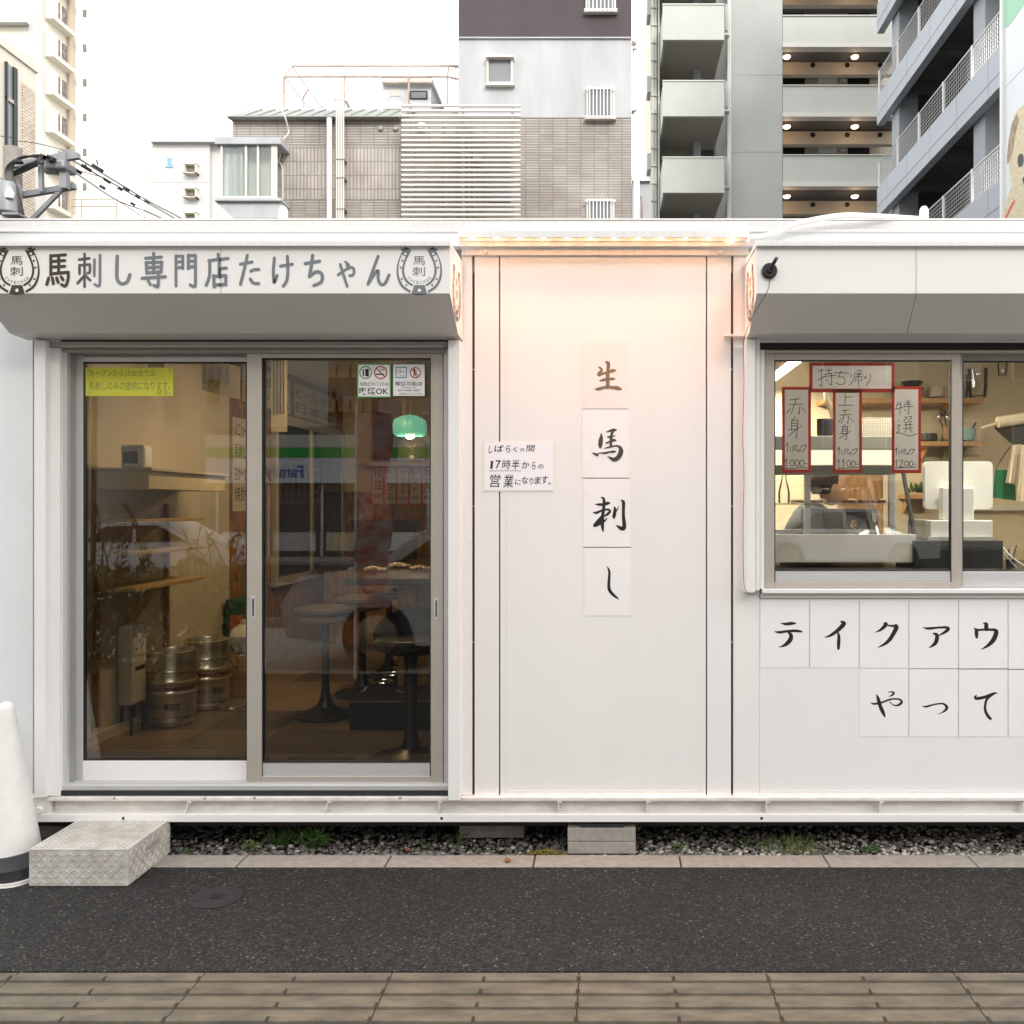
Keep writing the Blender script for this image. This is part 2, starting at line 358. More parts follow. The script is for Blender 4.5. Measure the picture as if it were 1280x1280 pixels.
def type_mesh(txt, size, offset=0., spacing=1.):
    cu = bpy.data.curves.new('type', 'FONT'); cu.body = txt; cu.size = size; cu.fill_mode = 'BOTH'; cu.offset = offset; cu.resolution_u = 3
    cu.space_character = spacing
    o = bpy.data.objects.new('type', cu); col.objects.link(o)
    dg = bpy.context.evaluated_depsgraph_get(); me = bpy.data.meshes.new_from_object(o.evaluated_get(dg))
    v = [(p.co.x, p.co.y) for p in me.vertices]; f = [tuple(p.vertices) for p in me.polygons]
    bpy.data.objects.remove(o); bpy.data.curves.remove(cu); bpy.data.meshes.remove(me)
    return v, f
def write(mb, txt, x0, y0, x1, y1, mp, bold=0., lift=.0002, shear=0., rot=0., keep=False):
    v, f = type_mesh(txt, 10, bold)               # set the type so that its ink fills the box x0..x1, y0..y1 (photo pixels, y down)
    if not v: return
    a, b = min(p[0] for p in v), max(p[0] for p in v); c, d = min(p[1] for p in v), max(p[1] for p in v)
    sx = (x1-x0)/max(b-a,1e-6); sy = (y1-y0)/max(d-c,1e-6)
    if keep: sx = sy = min(sx, sy)
    cx, cy = (x0+x1)/2, (y0+y1)/2; out = []
    for p in v:
        x = (p[0]-(a+b)/2)*sx; y = -(p[1]-(c+d)/2)*sy; x += -y*shear
        cr, sr = math.cos(rot), math.sin(rot); x, y = x*cr-y*sr, x*sr+y*cr
        out.append(mp(cx+x, cy+y, lift))
    mb.add(out, f)

G = {}   # header lettering and hand lettering, traced as pen strokes
G['ma'] = [[(625,190),(625,430)],[(625,195),(805,182)],[(722,190),(722,410)],[(640,262),(795,252)],[(640,332),(795,322)],[(625,415),(840,395)],[(840,397),(838,470),(818,545),(795,565),(757,548)],[(598,465),(575,545)],[(645,465),(655,535)],[(697,465),(715,520)],[(752,450),(775,490)]]
G['sashi'] = [[(972,240),(1100,225)],[(1040,170),(1040,575)],[(978,308),(978,415)],[(978,310),(1105,300)],[(1105,302),(1105,390),(1078,405)],[(1035,440),(955,530)],[(1050,435),(1110,495)]]
G['sashi_r'] = [[(1162,240),(1160,440)],[(1230,185),(1230,470),(1226,545),(1207,566),(1165,545)]]
G['shi'] = [[(152,140),(147,260),(147,380),(165,430),(210,455),(265,430),(295,350)]]
G['sen'] = [[(567,105),(567,330)],[(475,162),(655,148)],[(480,210),(490,335)],[(480,213),(660,205)],[(660,207),(650,322)],[(490,268),(655,260)],[(490,328),(650,316)],[(435,390),(700,372)],[(622,350),(620,440),(615,482),(600,486),(570,470)],[(505,420),(528,460)]]
G['mon'] = [[(822,135),(822,480)],[(822,140),(900,138)],[(900,138),(900,280)],[(830,205),(895,200)],[(830,268),(900,266)],[(963,125),(963,280)],[(963,132),(1045,130)],[(1045,132),(1044,400),(1042,470),(1026,486),(985,465)],[(965,195),(1040,193)],[(965,258),(1040,256)]]
G['ten'] = [[(208,115),(208,170)],[(100,188),(320,165)],[(110,190),(110,330),(97,400),(70,470)],[(218,220),(218,370)],[(230,278),(300,275)],[(155,360),(162,490)],[(155,368),(295,360)],[(295,362),(292,465)],[(160,465),(295,460)]]
G['ta'] = [[(462,230),(595,205)],[(540,130),(520,230),(462,460)],[(580,310),(620,292),(670,290)],[(575,400),(610,445),(670,450)]]
G['ke'] = [[(850,160),(838,300),(842,400),(850,440),(880,360)],[(920,252),(1055,230)],[(998,140),(1003,260),(1000,370),(985,430),(952,480)]]
G['chi'] = [[(115,240),(290,212)],[(205,140),(190,260),(165,400)],[(165,400),(240,345),(300,352),(325,405),(305,470),(220,510)]]
G['ya'] = [[(518,378),(620,310),(690,288),(715,330),(700,380),(660,388)],[(610,220),(648,256)],[(648,256),(625,266)],[(545,250),(575,350),(630,520)]]
G['n'] = [[(1010,150),(885,495)],[(900,470),(980,350),(1012,333),(1012,430),(1045,495),(1095,485),(1145,380)]]
# brush characters with a width at each point
G['b_nama'] = [[(265,285,15),(335,325,60),(370,375,62),(320,440,90),(290,490,100),(315,525,50)],[(300,490,95),(420,465,70),(560,425,70),(650,395,105),(740,385,40)],[(460,160,30),(530,175,90),(545,260,95),(535,350,90),(525,500,100),(525,680,100),(525,830,110)],[(310,665,25),(400,640,75),(530,615,60),(650,610,75),(725,608,25)],[(175,885,15),(270,880,80),(420,840,75),(540,830,80),(700,845,95),(800,860,105),(885,890,50)]]
G['b_uma'] = [[(458,340,10),(460,450,85),(445,560,120),(435,660,115),(435,735,60)],[(580,330,10),(690,290,60),(780,270,75),(850,270,50)],[(800,260,70),(740,370,70),(720,520,80),(715,690,70)],[(620,455,30),(700,450,60),(830,415,20)],[(600,615,50),(700,570,50),(790,540,80),(855,545,30)],[(535,760,15),(650,730,45),(780,700,45),(880,690,50),(960,735,85),(985,820,125),(955,930,130),(880,1025,120),(790,1055,110),(700,1010,60),(615,965,10)],[(225,882,25),(300,910,60),(362,945,55)],[(340,912,40),(430,880,30),(560,882,58),(700,850,50),(780,845,72),(850,840,28)]]
G['b_sashi'] = [[(350,145,30),(415,175,70),(427,300,80),(410,500,85),(385,700,90),(385,900,90),(400,1040,45)],[(190,325,15),(300,335,70),(420,330,70),(520,300,88),(575,295,40)],[(135,540,20),(220,555,70),(330,510,60),(450,475,50),(540,470,60),(590,515,60),(520,590,70),(430,650,30)],[(380,650,80),(280,780,110),(180,890,95)],[(200,890,90),(330,840,70),(430,780,60),(520,690,12)],[(690,390,15),(718,440,65),(710,560,90),(692,660,88),(690,700,40)],[(740,520,40),(780,470,30),(820,375,8)],[(880,220,25),(945,270,85),(945,450,80),(945,650,85),(965,850,100),(955,955,110),(900,975,105),(820,930,70),(735,885,8)]]
G['b_shi'] = [[(500,280,12),(556,370,55),(570,500,68),(560,650,75),(555,800,82),(572,900,88),(625,985,82),(700,1060,72),(770,1112,50),(820,1165,10)]]
G['b_te'] = [[(228,150,10),(290,160,38),(370,152,42),(425,153,15)],[(142,262,10),(210,270,35),(320,255,33),(430,252,38),(500,262,25)],[(325,268,30),(360,310,50),(350,370,60),(300,425,50),(240,458,22),(195,465,6)]]
G['b_i'] = [[(1020,125,15),(1066,150,58),(1020,210,55),(950,270,45),(880,315,35),(812,338,10)],[(985,270,20),(998,330,40),(995,420,46),(993,488,35)]]
G['b_ku'] = [[(265,145,15),(295,160,48),(260,205,45),(210,245,30),(150,272,5)],[(320,178,20),(370,185,28),(425,185,34)],[(425,172,30),(432,205,62),(400,275,55),(340,370,50),(270,430,35),(180,475,5)]]
G['b_a'] = [[(785,206,8),(860,220,35),(980,208,28),(1080,205,32)],[(1080,200,30),(1125,222,45),(1080,268,38),(1000,312,14)],[(925,285,20),(970,305,48),(970,370,55),(938,430,45),(865,478,8)]]
G['b_u'] = [[(468,225,20),(520,240,75),(525,290,85),(525,340,90)],[(282,325,15),(325,360,65),(330,440,75),(338,515,40)],[(330,362,45),(500,352,45),(680,355,55)],[(680,345,40),(722,385,85),(712,460,92),(660,570,92),(570,660,65),(480,720,32),(412,745,6)]]
G['b_ya'] = [[(88,252,6),(140,265,28),(240,245,26),(340,208,24),(430,198,22),(490,215,26),(498,250,36),(450,285,26),(390,278,16),(340,235,10)],[(168,140,10),(190,200,45),(215,290,48),(250,370,50),(278,435,20)],[(325,112,10),(360,102,16),(395,118,30),(380,145,26),(330,168,6)]]
G['b_tsu'] = [[(775,293,6),(830,302,26),(900,282,22),(980,265,20),(1060,265,24),(1105,310,42),(1080,355,30),(1030,385,12),(975,402,4)]]
G['b_te2'] = [[(328,228,22),(300,265,48),(340,290,62),(480,265,60),(600,220,55),(700,178,35),(745,195,15)],[(690,190,35),(600,240,55),(530,320,50),(503,430,50),(510,540,55),(560,640,60),(610,695,55)]]
# felt-pen characters
G['aka'] = [[(188,210),(325,198)],[(262,185),(258,265)],[(172,272),(360,265)],[(240,275),(225,340),(195,400)],[(320,290),(310,400)],[(310,400),(295,380)],[(195,325),(145,385)],[(352,320),(402,380)]]
G['mi'] = [[(250,440),(215,485)],[(210,480),(205,610)],[(210,485),(295,478)],[(295,478),(285,600),(270,720)],[(270,720),(250,705)],[(215,525),(285,520)],[(215,560),(285,555)],[(155,610),(290,600)],[(340,555),(160,695)]]
G['pakku'] = [[(125,830),(160,785)],[(160,785),(150,910)],[(190,840),(192,900)],[(230,825),(222,900)],[(232,828),(280,818),(272,850),(250,862),(270,895)],[(286,876),(292,900)],[(303,868),(308,888)],[(325,865),(322,890),(305,903)],[(350,818),(333,850)],[(350,825),(405,810)],[(405,810),(390,860),(345,905)]]
G['ue'] = [[(922,130),(920,290)],[(925,175),(1010,170)],[(832,285),(1030,282)]]
G['toku'] = [[(350,230),(315,335)],[(385,230),(370,405)],[(345,275),(392,268)],[(325,335),(435,300)],[(445,248),(512,230)],[(480,215),(480,268)],[(425,278),(520,262)],[(430,305),(550,298)],[(490,270),(490,400)],[(490,400),(470,388)],[(430,340),(447,358)]]
G['sen2'] = [[(345,470),(370,495)],[(335,550),(375,545)],[(375,545),(345,590),(368,612),(320,655)],[(320,655),(380,655),(450,680),(520,690),(600,665)],[(430,442),(466,440)],[(466,440),(460,468),(430,472)],[(430,472),(432,508),(478,508)],[(490,435),(528,432)],[(528,432),(520,464),(490,470)],[(490,470),(492,503),(535,502)],[(430,545),(532,540)],[(455,525),(455,590)],[(507,520),(507,590)],[(420,592),(545,586)],[(465,605),(435,642)],[(500,600),(537,642)]]
G['mochi'] = [[(140,160),(240,145)],[(200,125),(200,385)],[(200,385),(170,360)],[(145,295),(235,245)],[(275,155),(345,145)],[(305,138),(305,200)],[(245,212),(352,190)],[(225,240),(400,222)],[(345,200),(345,365)],[(345,365),(300,345)],[(265,285),(290,305)]]
G['chi2'] = [[(385,180),(590,190)],[(485,155),(440,248)],[(440,248),(500,245),(540,290),(520,345),(460,360),(405,325)]]
G['kae'] = [[(625,205),(630,250)],[(680,180),(660,290),(600,370)],[(712,158),(772,150)],[(772,150),(765,190),(712,188)],[(700,212),(782,205)],[(696,242),(696,310)],[(698,243),(785,236)],[(785,236),(780,300),(762,297)],[(735,190),(735,380)]]
G['ri'] = [[(822,240),(832,272),(850,242)],[(905,200),(907,270),(845,375)]]
G['1'] = [[(0,30),(30,0)],[(30,0),(20,120)]]
G['2'] = [[(0,25),(20,2),(45,5),(48,30),(20,70),(0,105)],[(0,105),(55,98)]]
def oval(cx, cy, rx, ry): return [[(cx+rx*math.sin(t), cy-ry*math.cos(t)) for t in [i*2*math.pi/10 for i in range(11)]]]
def yen(digits, x0, y0, x1, y1, ul=True):
    out = []; n = len(digits); wdt = (x1-x0)/n
    for i, d in enumerate(digits):
        a = x0+i*wdt
        if d == '0': out += oval(a+wdt*.52, (y0+y1)/2+random.uniform(-3,3), wdt*.42, (y1-y0)*random.uniform(.36,.42))
        elif d == '-': out.append([(a+wdt*.1,(y0+y1)/2+6),(a+wdt*.6,(y0+y1)/2+8)])
        else: out += fit(G[d], a+wdt*.1, y0-4, a+wdt*(.8 if d != '1' else .5), y1+4)
    if ul: out.append([(x0+10,y1+16),((x0+x1)/2,y1+8),(x1-20,y1+2)])
    return out

def logo(mb, mp, hole, thin):                     # horseshoe crest; drawn in crest units, 485 is its middle
    ln = 0
    for s in (1,-1):
        f = lambda pts: [(485+s*(p[0]-485), p[1], p[2]) for p in pts]
        ribbon(mb, f([(745,170,120),(765,205,118),(790,262,40)])[:2], None, mp, .0001, cap=False)
        ribbon(mb, f([(795,245,20),(848,370,24),(873,530,32),(852,690,40),(775,830,44),(640,920,42)]), None, mp, .00015, cap=False)
        ribbon(mb, f([(665,190,60),(722,330,38),(758,430,34),(775,540,40),(752,655,38),(695,745,40),(600,808,34)]), None, mp, .0002, cap=False)
        poly = [(625,182),(762,168),(812,245),(788,262),(702,300)]
        mb.add([mp(485+s*(x-485), y, .00025) for x,y in poly], [tuple(range(5))])
        for x, y in ((785,368),(815,490),(795,692),(715,803)):
            mb.add([mp(485+s*(x-485)+19*math.cos(t), y+19*math.sin(t), .0003) for t in [k*math.pi/6 for k in range(12)]], [tuple(range(12))])
        hole.add([mp(485+s*248+22*math.cos(t), 245+22*math.sin(t), .0006) for t in [k*math.pi/6 for k in range(12)]], [tuple(range(12))])
    mb.add([mp(x, y, .0003) for x,y in ((395,800),(580,800),(625,957),(345,957))], [(0,1,2,3)])
    hole.add([mp(485+30*math.cos(t), 893+30*math.sin(t), .0006) for t in [k*math.pi/6 for k in range(12)]], [tuple(range(12))])
    write(thin, '馬', 372, 288, 585, 440, mp); write(thin, '刺', 362, 475, 588, 638, mp)
    for i, ch in enumerate('TAKECHAN'):
        a = R(-44.5+12.7*i); x, y = 485+268*math.sin(a), 485+268*math.cos(a)
        write(thin, ch, x-18, y-26, x+18, y+26, mp, rot=-a)
# ------------------------------------------------------------------ GROUND
MB().box(-150,150,-120,150,-.6,-.045).build('ground', M['asph'], kind='structure')
MB().box(-150,150,-.62,2.2795,-.3,0).build('pavement', M['asph'], kind='structure')
MB().box(-150,150,-4.2,-.621,-.3,0).build('pavement', M['pave'], kind='structure')
MB().box(-150,150,2.884,3.708,-.3,0).build('footpath', M['asph'], kind='structure')
MB().box(-150,150,-22,-4.36,-.3,-.03).build('road', M['road'], kind='structure')
z = MB()
for k in range(8): z.box(-16+k*.9,-15.55+k*.9,-11,-6,-.029,-.025)
for k in range(12): z.box(-14+k*5,-11+k*5,-13.1,-12.95,-.029,-.025)
z.box(-60,60,-4.9,-4.75,-.029,-.025)
z.build('road_marking', mat('white_road_paint', (.7,.7,.68), .7), kind='structure')
MB().box(-150,150,-4.36,-4.2,-.3,.12).build('road_kerb', M['kerb'], kind='structure')
MB().box(-150,150,-26.5,-22,-.3,.08).build('far_pavement', M['kerb'], kind='structure')
# kerb stones along the gravel bed
kr = thing('kerb', 'pale concrete kerb laid flush between asphalt and gravel', None, (0,3.77,0), kind='structure')
del kr['label']
for k in range(-7, 8):
    a = -.31+.613*k
    MB().box(a+.003, a+.610, 3.709, 3.832, -.16, .004+random.uniform(-.001,.001)).build('kerb_stone', M['kerb'], kr, bevel=.004)
MB().box(-5,6,3.712,3.829,-.2,-.012).build('kerb_bedding', M['tact_j'], kr)
# gravel bed
MB().box(-8,8,3.835,9.5,-.3,-.03).build('gravel_base', mat('grey_soil', (.055,.05,.042), .95, bump=.6, bs=60), kind='structure')
def gravel(name, n, m, s0, s1, seed):
    rg = random.Random(seed); g = MB()
    for i in range(n):
        y = 3.84+rg.random()**1.6*.75; x = rg.uniform(-2.4, 2.5) if m is not gs[1] or rg.random() < .35 else rg.uniform(.1,2.5)
        r = rg.uniform(s0, s1); g.ico((x, y, -.022+r*.3+rg.uniform(0,.014)), r, (rg.uniform(.8,1.5), rg.uniform(.7,1.1), rg.uniform(.5,.8)), rg.uniform(0,3.1), .16)
    o = g.build(name, m, kind='stuff', label=None)
    return o
gs = [mat('grey_gravel_stone', (.24,.225,.20), .8, c2=(.10,.095,.085), vs=24), mat('pale_gravel_stone', (.62,.58,.53), .75, c2=(.36,.32,.28), vs=30), mat('dark_gravel_stone', (.075,.075,.072), .7, c2=(.14,.115,.09), vs=30)]
gravel('gravel', 5200, gs[0], .005, .013, 1)['label'] = 'mid grey gravel stones under the container edge'
gravel('gravel', 2100, gs[1], .005, .0125, 2)['label'] = 'pale stones scattered in the gravel bed'
gravel('gravel', 2600, gs[2], .005, .012, 3)['label'] = 'dark pebbles in the gravel bed'
# tactile paving: each slab with its eight raised bars
def bar(x0,x1,y0,y1,h=.0035,ch=.013):
    def o(i,z): return [(x0+i+ch,y0+i,z),(x1-i-ch,y0+i,z),(x1-i,y0+i+ch*.9,z),(x1-i,y1-i-ch*.9,z),(x1-i-ch,y1-i,z),(x0+i+ch,y1-i,z),(x0+i,y1-i-ch*.9,z),(x0+i,y0+i+ch*.9,z)]
    m = MB(); m.add(o(0,-.0045)+o(.0012,.0022)+o(.003,.0032), [tuple(range(16,24))]+[(i+8*r,(i+1)%8+8*r,(i+1)%8+8*(r+1),i+8*(r+1)) for r in (0,1) for i in range(8)]); return m
tp = thing('tactile_paving', None, None, (0,2.73,0), kind='structure')
MB().box(-150,150,2.281,2.883,-.3,-.0085).build('paving_bedding', M['tact_j'], tp)
for row, y0 in enumerate((2.582, 2.281)):
    for k in range(-5, 6):
        x0 = -.0923+.5993*k
        s = MB().box(x0+.002, x0+.5973, y0+.002, y0+.2995, -.008, -.0035).build('tactile_slab', M['tact'], tp)
        dt = MB()  # dirt plus the shade at the bar edges, both put into the colour
        for i in range(4):
            yb = y0+.019+.0745*i+.018
            for h in (0,1):
                xa = x0+.0045+h*.2985
                bar(xa, xa+.2905, yb-.018, yb+.018, ch=.006).build('raised_bar', M['tact'], s)
                dt.add([(xa,yb-.0222,-.0033),(xa+.2905,yb-.0222,-.0033),(xa+.2905,yb-.0165,-.0033),(xa,yb-.0165,-.0033)],[(0,1,2,3)])
            for xx in (x0+.299, x0+.006, x0+.5915): dt.add([(xx-.007,yb-.021,-.0031),(xx+.007,yb-.021,-.0031),(xx+.008,yb+.016,-.0031),(xx-.006,yb+.016,-.0031)],[(0,1,2,3)])
        dt.build('joint_dirt_shade', M['tact_d'], s, kind='stuff')
# small round cast iron cover in the asphalt
mh = thing('valve_cover', 'small round dark cast iron cover set in the asphalt near the step', 'cover', (X_(270,3.42),3.42,0))
MB().lathe([(.095,-.03),(.095,.0035),(.089,.005),(.080,.0035),(.078,.0035)], (X_(270,3.42),3.42,0), 40).build('rim', M['iron'], mh, smooth=True)
MB().lathe([(.077,-.02),(.077,.004),(.072,.0055),(.055,.0055),(.053,.003),(.038,.003),(.036,.0055),(.0,.0055)], (X_(270,3.42),3.42,0), 40).build('lid', M['iron'], mh, smooth=True)
q = MB()
for k in range(5): q.box(X_(270,3.42)-.026+.011*k, X_(270,3.42)-.020+.011*k, 3.402, 3.438, .0054, .0082)
q.build('raised_mark', M['iron'], mh)
MB().lathe([(.008,.0045),(.008,.0066),(0,.0066)], (X_(246,3.42)+.012,3.385,0), 12).build('key_hole', M['gap'], mh)

# ------------------------------------------------------------------ SHOP (container building)
W = 3.87
shop = thing('container_shop', 'white container shop with sliding glass doors, takeaway window and horseshoe sign', 'shop', (0, 3.87, .128))
def S(name, m, a, b, c, d, Y, t, bevel=.0015, parent=None, label=None):
    return MB().px(a,b,c,d,Y,t).build(name, m, parent or shop, bevel=bevel, label=label)
# body shell
MB().box(-3.1,3.6,3.90,3.904,.22,2.70).v
def shell(x0, x1, z0, z1, y0=3.905, y1=3.955, name='wall_core'):
    return MB().box(x0, x1, y0, y1, z0, z1).build(name, M['gap'], shop)
DX0, DX1, DZ1 = X_(62,W), X_(562,W), Z_(422,W)     # door opening
WX0, WX1, WZ0, WZ1 = X_(951,W), 3.1, Z_(737,W), Z_(424,W)
shell(-3.3, DX0, .22, 2.66); shell(DX0, DX1, DZ1, 2.66); shell(DX1, WX0, .22, 2.66); shell(WX0, WX1, .22, WZ0); shell(WX0, WX1, WZ1, 2.66)
# facade panels, each separate
S('wall_panel', M['paint_cool'], -140, 300, 41, 995, 3.895, .01)
S('wall_panel', M['paint'], 577, 320, 590, 994, W, .034)
S('wall_panel', M['paint'], 593.2, 320, 623.6, 995, W, .034)
S('wall_panel', M['paint'], 625.3, 320, 882.3, 995, W, .034)
S('wall_panel', M['paint'], 884, 320, 913.8, 995, W, .034)
S('wall_panel', M['paint'], 916.8, 320, 949.5, 996, W, .034)
S('wall_panel', M['paint'], 949.7, 748, 1420, 996, W, .034)
for a, b in ((633,634.2),(874,875.2)): S('panel_rib', M['paint'], a, 323, b, 989, W-.0015, .002, bevel=0)
S('panel_rib', M['paint'], 633, 988.5, 875, 989.7, W-.0015, .002, bevel=0)
S('panel_rib', M['paint'], 951, 988.5, 1420, 990, W-.0015, .002, bevel=0)
for Yp in (461,632,802): 
    for a in (590.2, 914): S('gap_clip', M['silver'], a, Yp, a+2.4, Yp+1.6, W+.008, .004, bevel=0)
# header band over the middle
S('header_band', M['paint_rail'], 577, 309, 936, 319, W-.012, .05)
for a in (607, 900):
    c = P(a, 315, W-.012); MB().lathe([(.011,-.014),(.011,-.001),(.009,0)], (0,0,0), 16, 'y').v
    q = MB().lathe([(.001,-.013),(.009,-.013),(.0105,-.009),(.0105,0)], c, 16, 'y').build('bolt', M['paint'], shop, smooth=True)
# roof rail, recess and brackets
rr = MB().box(-3.3,3.6,3.83,3.90,Z_(288,3.84),Z_(276.5,3.84)).build('roof_rail', M['paint_rail'], shop, bevel=.003)
MB().box(-3.3,3.6,3.825,3.95,Z_(276.2,3.84),Z_(274.3,3.84)).build('roof_edge_lip', M['paint'], shop, bevel=.002)
MB().box(-3.3,3.6,3.822,3.90,Z_(291,3.84),Z_(288.3,3.84)).build('rail_lower_lip', M['paint'], shop, bevel=.001)
MB().box(-3.3,3.6,3.888,3.90,2.50,Z_(291,3.84)-.001).build('recess_band', M['dalu'], shop)  # grey colour carries the shade of the recess
for a, b in ((63,84),(336.5,339),(363.5,366),(1140,1142.5),(1168,1170.5),(-60,-45)):
    S('rail_bracket', M['paint'], a, 291.5, b, 304, 3.845, .04, bevel=.001)
MB().box(-3.3,3.6,3.83,6.18,2.60,Z_(276.3,3.84)-.01).build('roof', M['paint_cool'], shop)
for px in (354,1155):
    c = P(px, 276, 4.0); q = MB().lathe([(.020,-.02),(.0205,.03),(.019,.050),(.012,.062),(.001,.067)], c, 16).build('lifting_pin', M['white_pl'], shop, smooth=True)
# base channel
MB().box(-3.3,3.6,3.842,3.90,Z_(1000.5,3.85),Z_(996.3,3.85)).build('base_top_lip', M['paint_dirty'], shop, bevel=.0015)
MB().box(-3.3,3.6,3.888,3.90,Z_(1019,3.85),Z_(1000.6,3.85)).build('base_web', M['paint_dirty'], shop)
MB().box(-3.3,3.6,3.838,3.90,Z_(1027.5,3.84),Z_(1018,3.84)).build('base_flange', M['paint'], shop, bevel=.002)
for a in (230,405,548,697,808,957,1099,1276,1400):
    x = X_(a,3.85); lean = .016 if a < 500 else (.0 if a < 1200 else .01)
    MB().prism([(x,Z_(1018,3.85)),(x+.004,Z_(1018,3.85)),(x+.006+lean,Z_(1000.7,3.85)),(x+.002+lean,Z_(1000.7,3.85))], 'y', 3.845, 3.888).build('stiffener_plate', M['paint_dirty'], shop)
    MB().box(x+lean,x+.018+lean,3.843,3.846,Z_(1002.6,3.85),Z_(1000.8,3.85)).build('stiffener_tab', M['paint'], shop)
S('corner_plate', M['paint_dirty'], 42, 999, 61, 1018.5, 3.847, .03)
c = P(50,1011.5,3.847); MB().lathe([(.001,-.016),(.014,-.016),(.016,-.012),(.016,0)], c, 6, 'y').build('corner_bolt', M['paint'], shop)
for a in (154,552,952):
    c = P(a,1023,3.838); MB().lathe([(.001,-.001),(.0055,-.001),(.0065,0)], c, 12, 'y').build('flange_hole', M['gap'], shop)
for a, b in ((143,996.2),(256,996.5),(318,995.8),(500,996)): 
    c = P(a,b+1.5,3.842); MB().ico(c, .006).build('sill_screw', M['dalu'], shop)
MB().box(-2.62,3.6,3.906,8.9,.10,.268).build('floor_frame', M['gap'], shop)

# --- door frame, stepped jambs
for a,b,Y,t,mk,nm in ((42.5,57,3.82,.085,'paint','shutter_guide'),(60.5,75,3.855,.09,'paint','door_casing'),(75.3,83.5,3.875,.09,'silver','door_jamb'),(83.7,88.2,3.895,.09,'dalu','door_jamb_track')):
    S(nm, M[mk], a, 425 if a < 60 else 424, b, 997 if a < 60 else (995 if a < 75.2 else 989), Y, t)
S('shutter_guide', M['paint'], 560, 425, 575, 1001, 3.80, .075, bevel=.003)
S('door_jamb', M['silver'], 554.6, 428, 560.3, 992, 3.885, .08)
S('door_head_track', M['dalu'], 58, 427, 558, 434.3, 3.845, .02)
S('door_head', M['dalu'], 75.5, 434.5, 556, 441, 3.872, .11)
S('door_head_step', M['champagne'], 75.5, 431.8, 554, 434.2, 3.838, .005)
S('shutter_slot', M['gap'], 60, 418, 560, 426.8, 3.868, .04, bevel=0)
MB().box(X_(76,W),X_(560,W),3.868,3.99,Z_(988,W),Z_(982,W)).build('door_sill', M['silver'], shop, bevel=.001)
for yy in (3.885, 3.915, 3.948): MB().box(X_(77,W),X_(559,W),yy,yy+.004,Z_(982,W),Z_(982,W)+.008).build('sill_rail', M['silver'], shop)
S('sill_gasket', M['gasket'], 76, 988.3, 560, 994.5, 3.862, .04, bevel=.001)
def sash(name, x0, x1, y0, y1, gx0, gx1, gy0, gy1, Y, t, sm, rm, gl, pulls, label=None, inner=None, lean=0.):
    r = MB().px(x0,y0,gx0,y1,Y,t)
    st = r.build(name, sm, shop, bevel=.002, label=label)
    MB().px(gx1,y0,x1,y1,Y,t).build('stile', sm, st, bevel=.002)
    MB().px(gx0+.1,y0,gx1-.1,gy0,Y+.001,t-.003).build('top_rail', rm[0], st, bevel=.0015)
    MB().px(gx0+.1,gy1,gx1-.1,y1,Y+.001,t-.003).build('bottom_rail', rm[1], st, bevel=.0015)
    if inner: MB().px(gx0+.1,gy1-inner,gx1-.1,gy1-.3,Y+.006,t-.012).build('inner_rail', M['silver'], st, bevel=.001)
    b = MB()
    for q in ((gx0,gy0,gx0+1.3,gy1),(gx1-1.3,gy0,gx1,gy1),(gx0,gy0,gx1,gy0+1.4),(gx0,gy1-(inner or 0)-1.4,gx1,gy1-(inner or 0))): b.px(*q,Y+.004,t-.008)
    b.build('glazing_bead', M['gasket'], st)
    za, zb_ = Z_(gy1-(inner or 0),Y), Z_(gy0,Y); k = lean*(zb_-za)/2; ym = Y+t*.5
    MB().prism([(ym-k,za),(ym+k,zb_),(ym+k+.005,zb_),(ym-k+.005,za)], 'x', X_(gx0,Y), X_(gx1,Y)).build('glass', gl, st)
    for (a,b_,c,d) in pulls:
        h = MB().px(a,b_,c,d,Y-.002,.003)
        hh = h.build('pull', M['silver'], st, bevel=.0008)
        MB().px(a+1.8,b_+3.4,c-1.8,d-3.4,Y-.0026,.001).build('pull_recess', M['gap'], hh)
    return st
s1 = sash('sliding_door', 88.4, 330, 441, 980, 103.5, 308.5, 452, 951, 3.935, .034, M['silver'], (M['dalu'],M['paint']), M['glass'], [(89.5,726,94.5,751)], 'rear sliding door leaf with silver stile and white bottom rail', lean=.0095)
s2 = sash('sliding_door', 308.5, 553.6, 433.5, 984, 327, 538.5, 447.5, 970.5, 3.888, .034, M['champagne'], (M['champagne'],M['champagne']), M['glass'], [(313.5,745,319,773.5),(542.5,747,547.8,774.5)], 'front sliding door leaf with champagne stiles', inner=17, lean=.0095)
MB().px(104,446.5,308,452,3.934,.01).build('rail_strip', M['silver'], s1)  # silver strip along the top rail

# --- takeaway window
S('shutter_guide', M['paint'], 932, 424, 944.5, 741, 3.80, .075, bevel=.004)
S('shutter_guide_return', M['paint'], 944.8, 424, 950, 738, 3.83, .04)
S('window_jamb', M['paint'], 950.3, 428, 955.5, 736, 3.85, .09)
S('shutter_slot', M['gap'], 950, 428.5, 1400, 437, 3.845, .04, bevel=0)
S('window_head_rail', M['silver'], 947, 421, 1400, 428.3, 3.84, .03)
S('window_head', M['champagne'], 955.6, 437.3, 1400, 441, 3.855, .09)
MB().box(X_(951,W),3.2,3.835,3.97,Z_(741.5,3.85),Z_(736,3.85)).build('window_sill', M['paint'], shop, bevel=.003)
S('window_sill_trim', M['paint'], 951, 741.8, 1400, 747.6, 3.86, .03)
s3 = sash('sliding_window', 956, 1200, 439.5, 735, 968, 1189.5, 450, 727.5, 3.872, .03, M['champagne'], (M['champagne'],M['champagne']), M['glass'], [], 'front takeaway window leaf with three red bordered menus', inner=14)
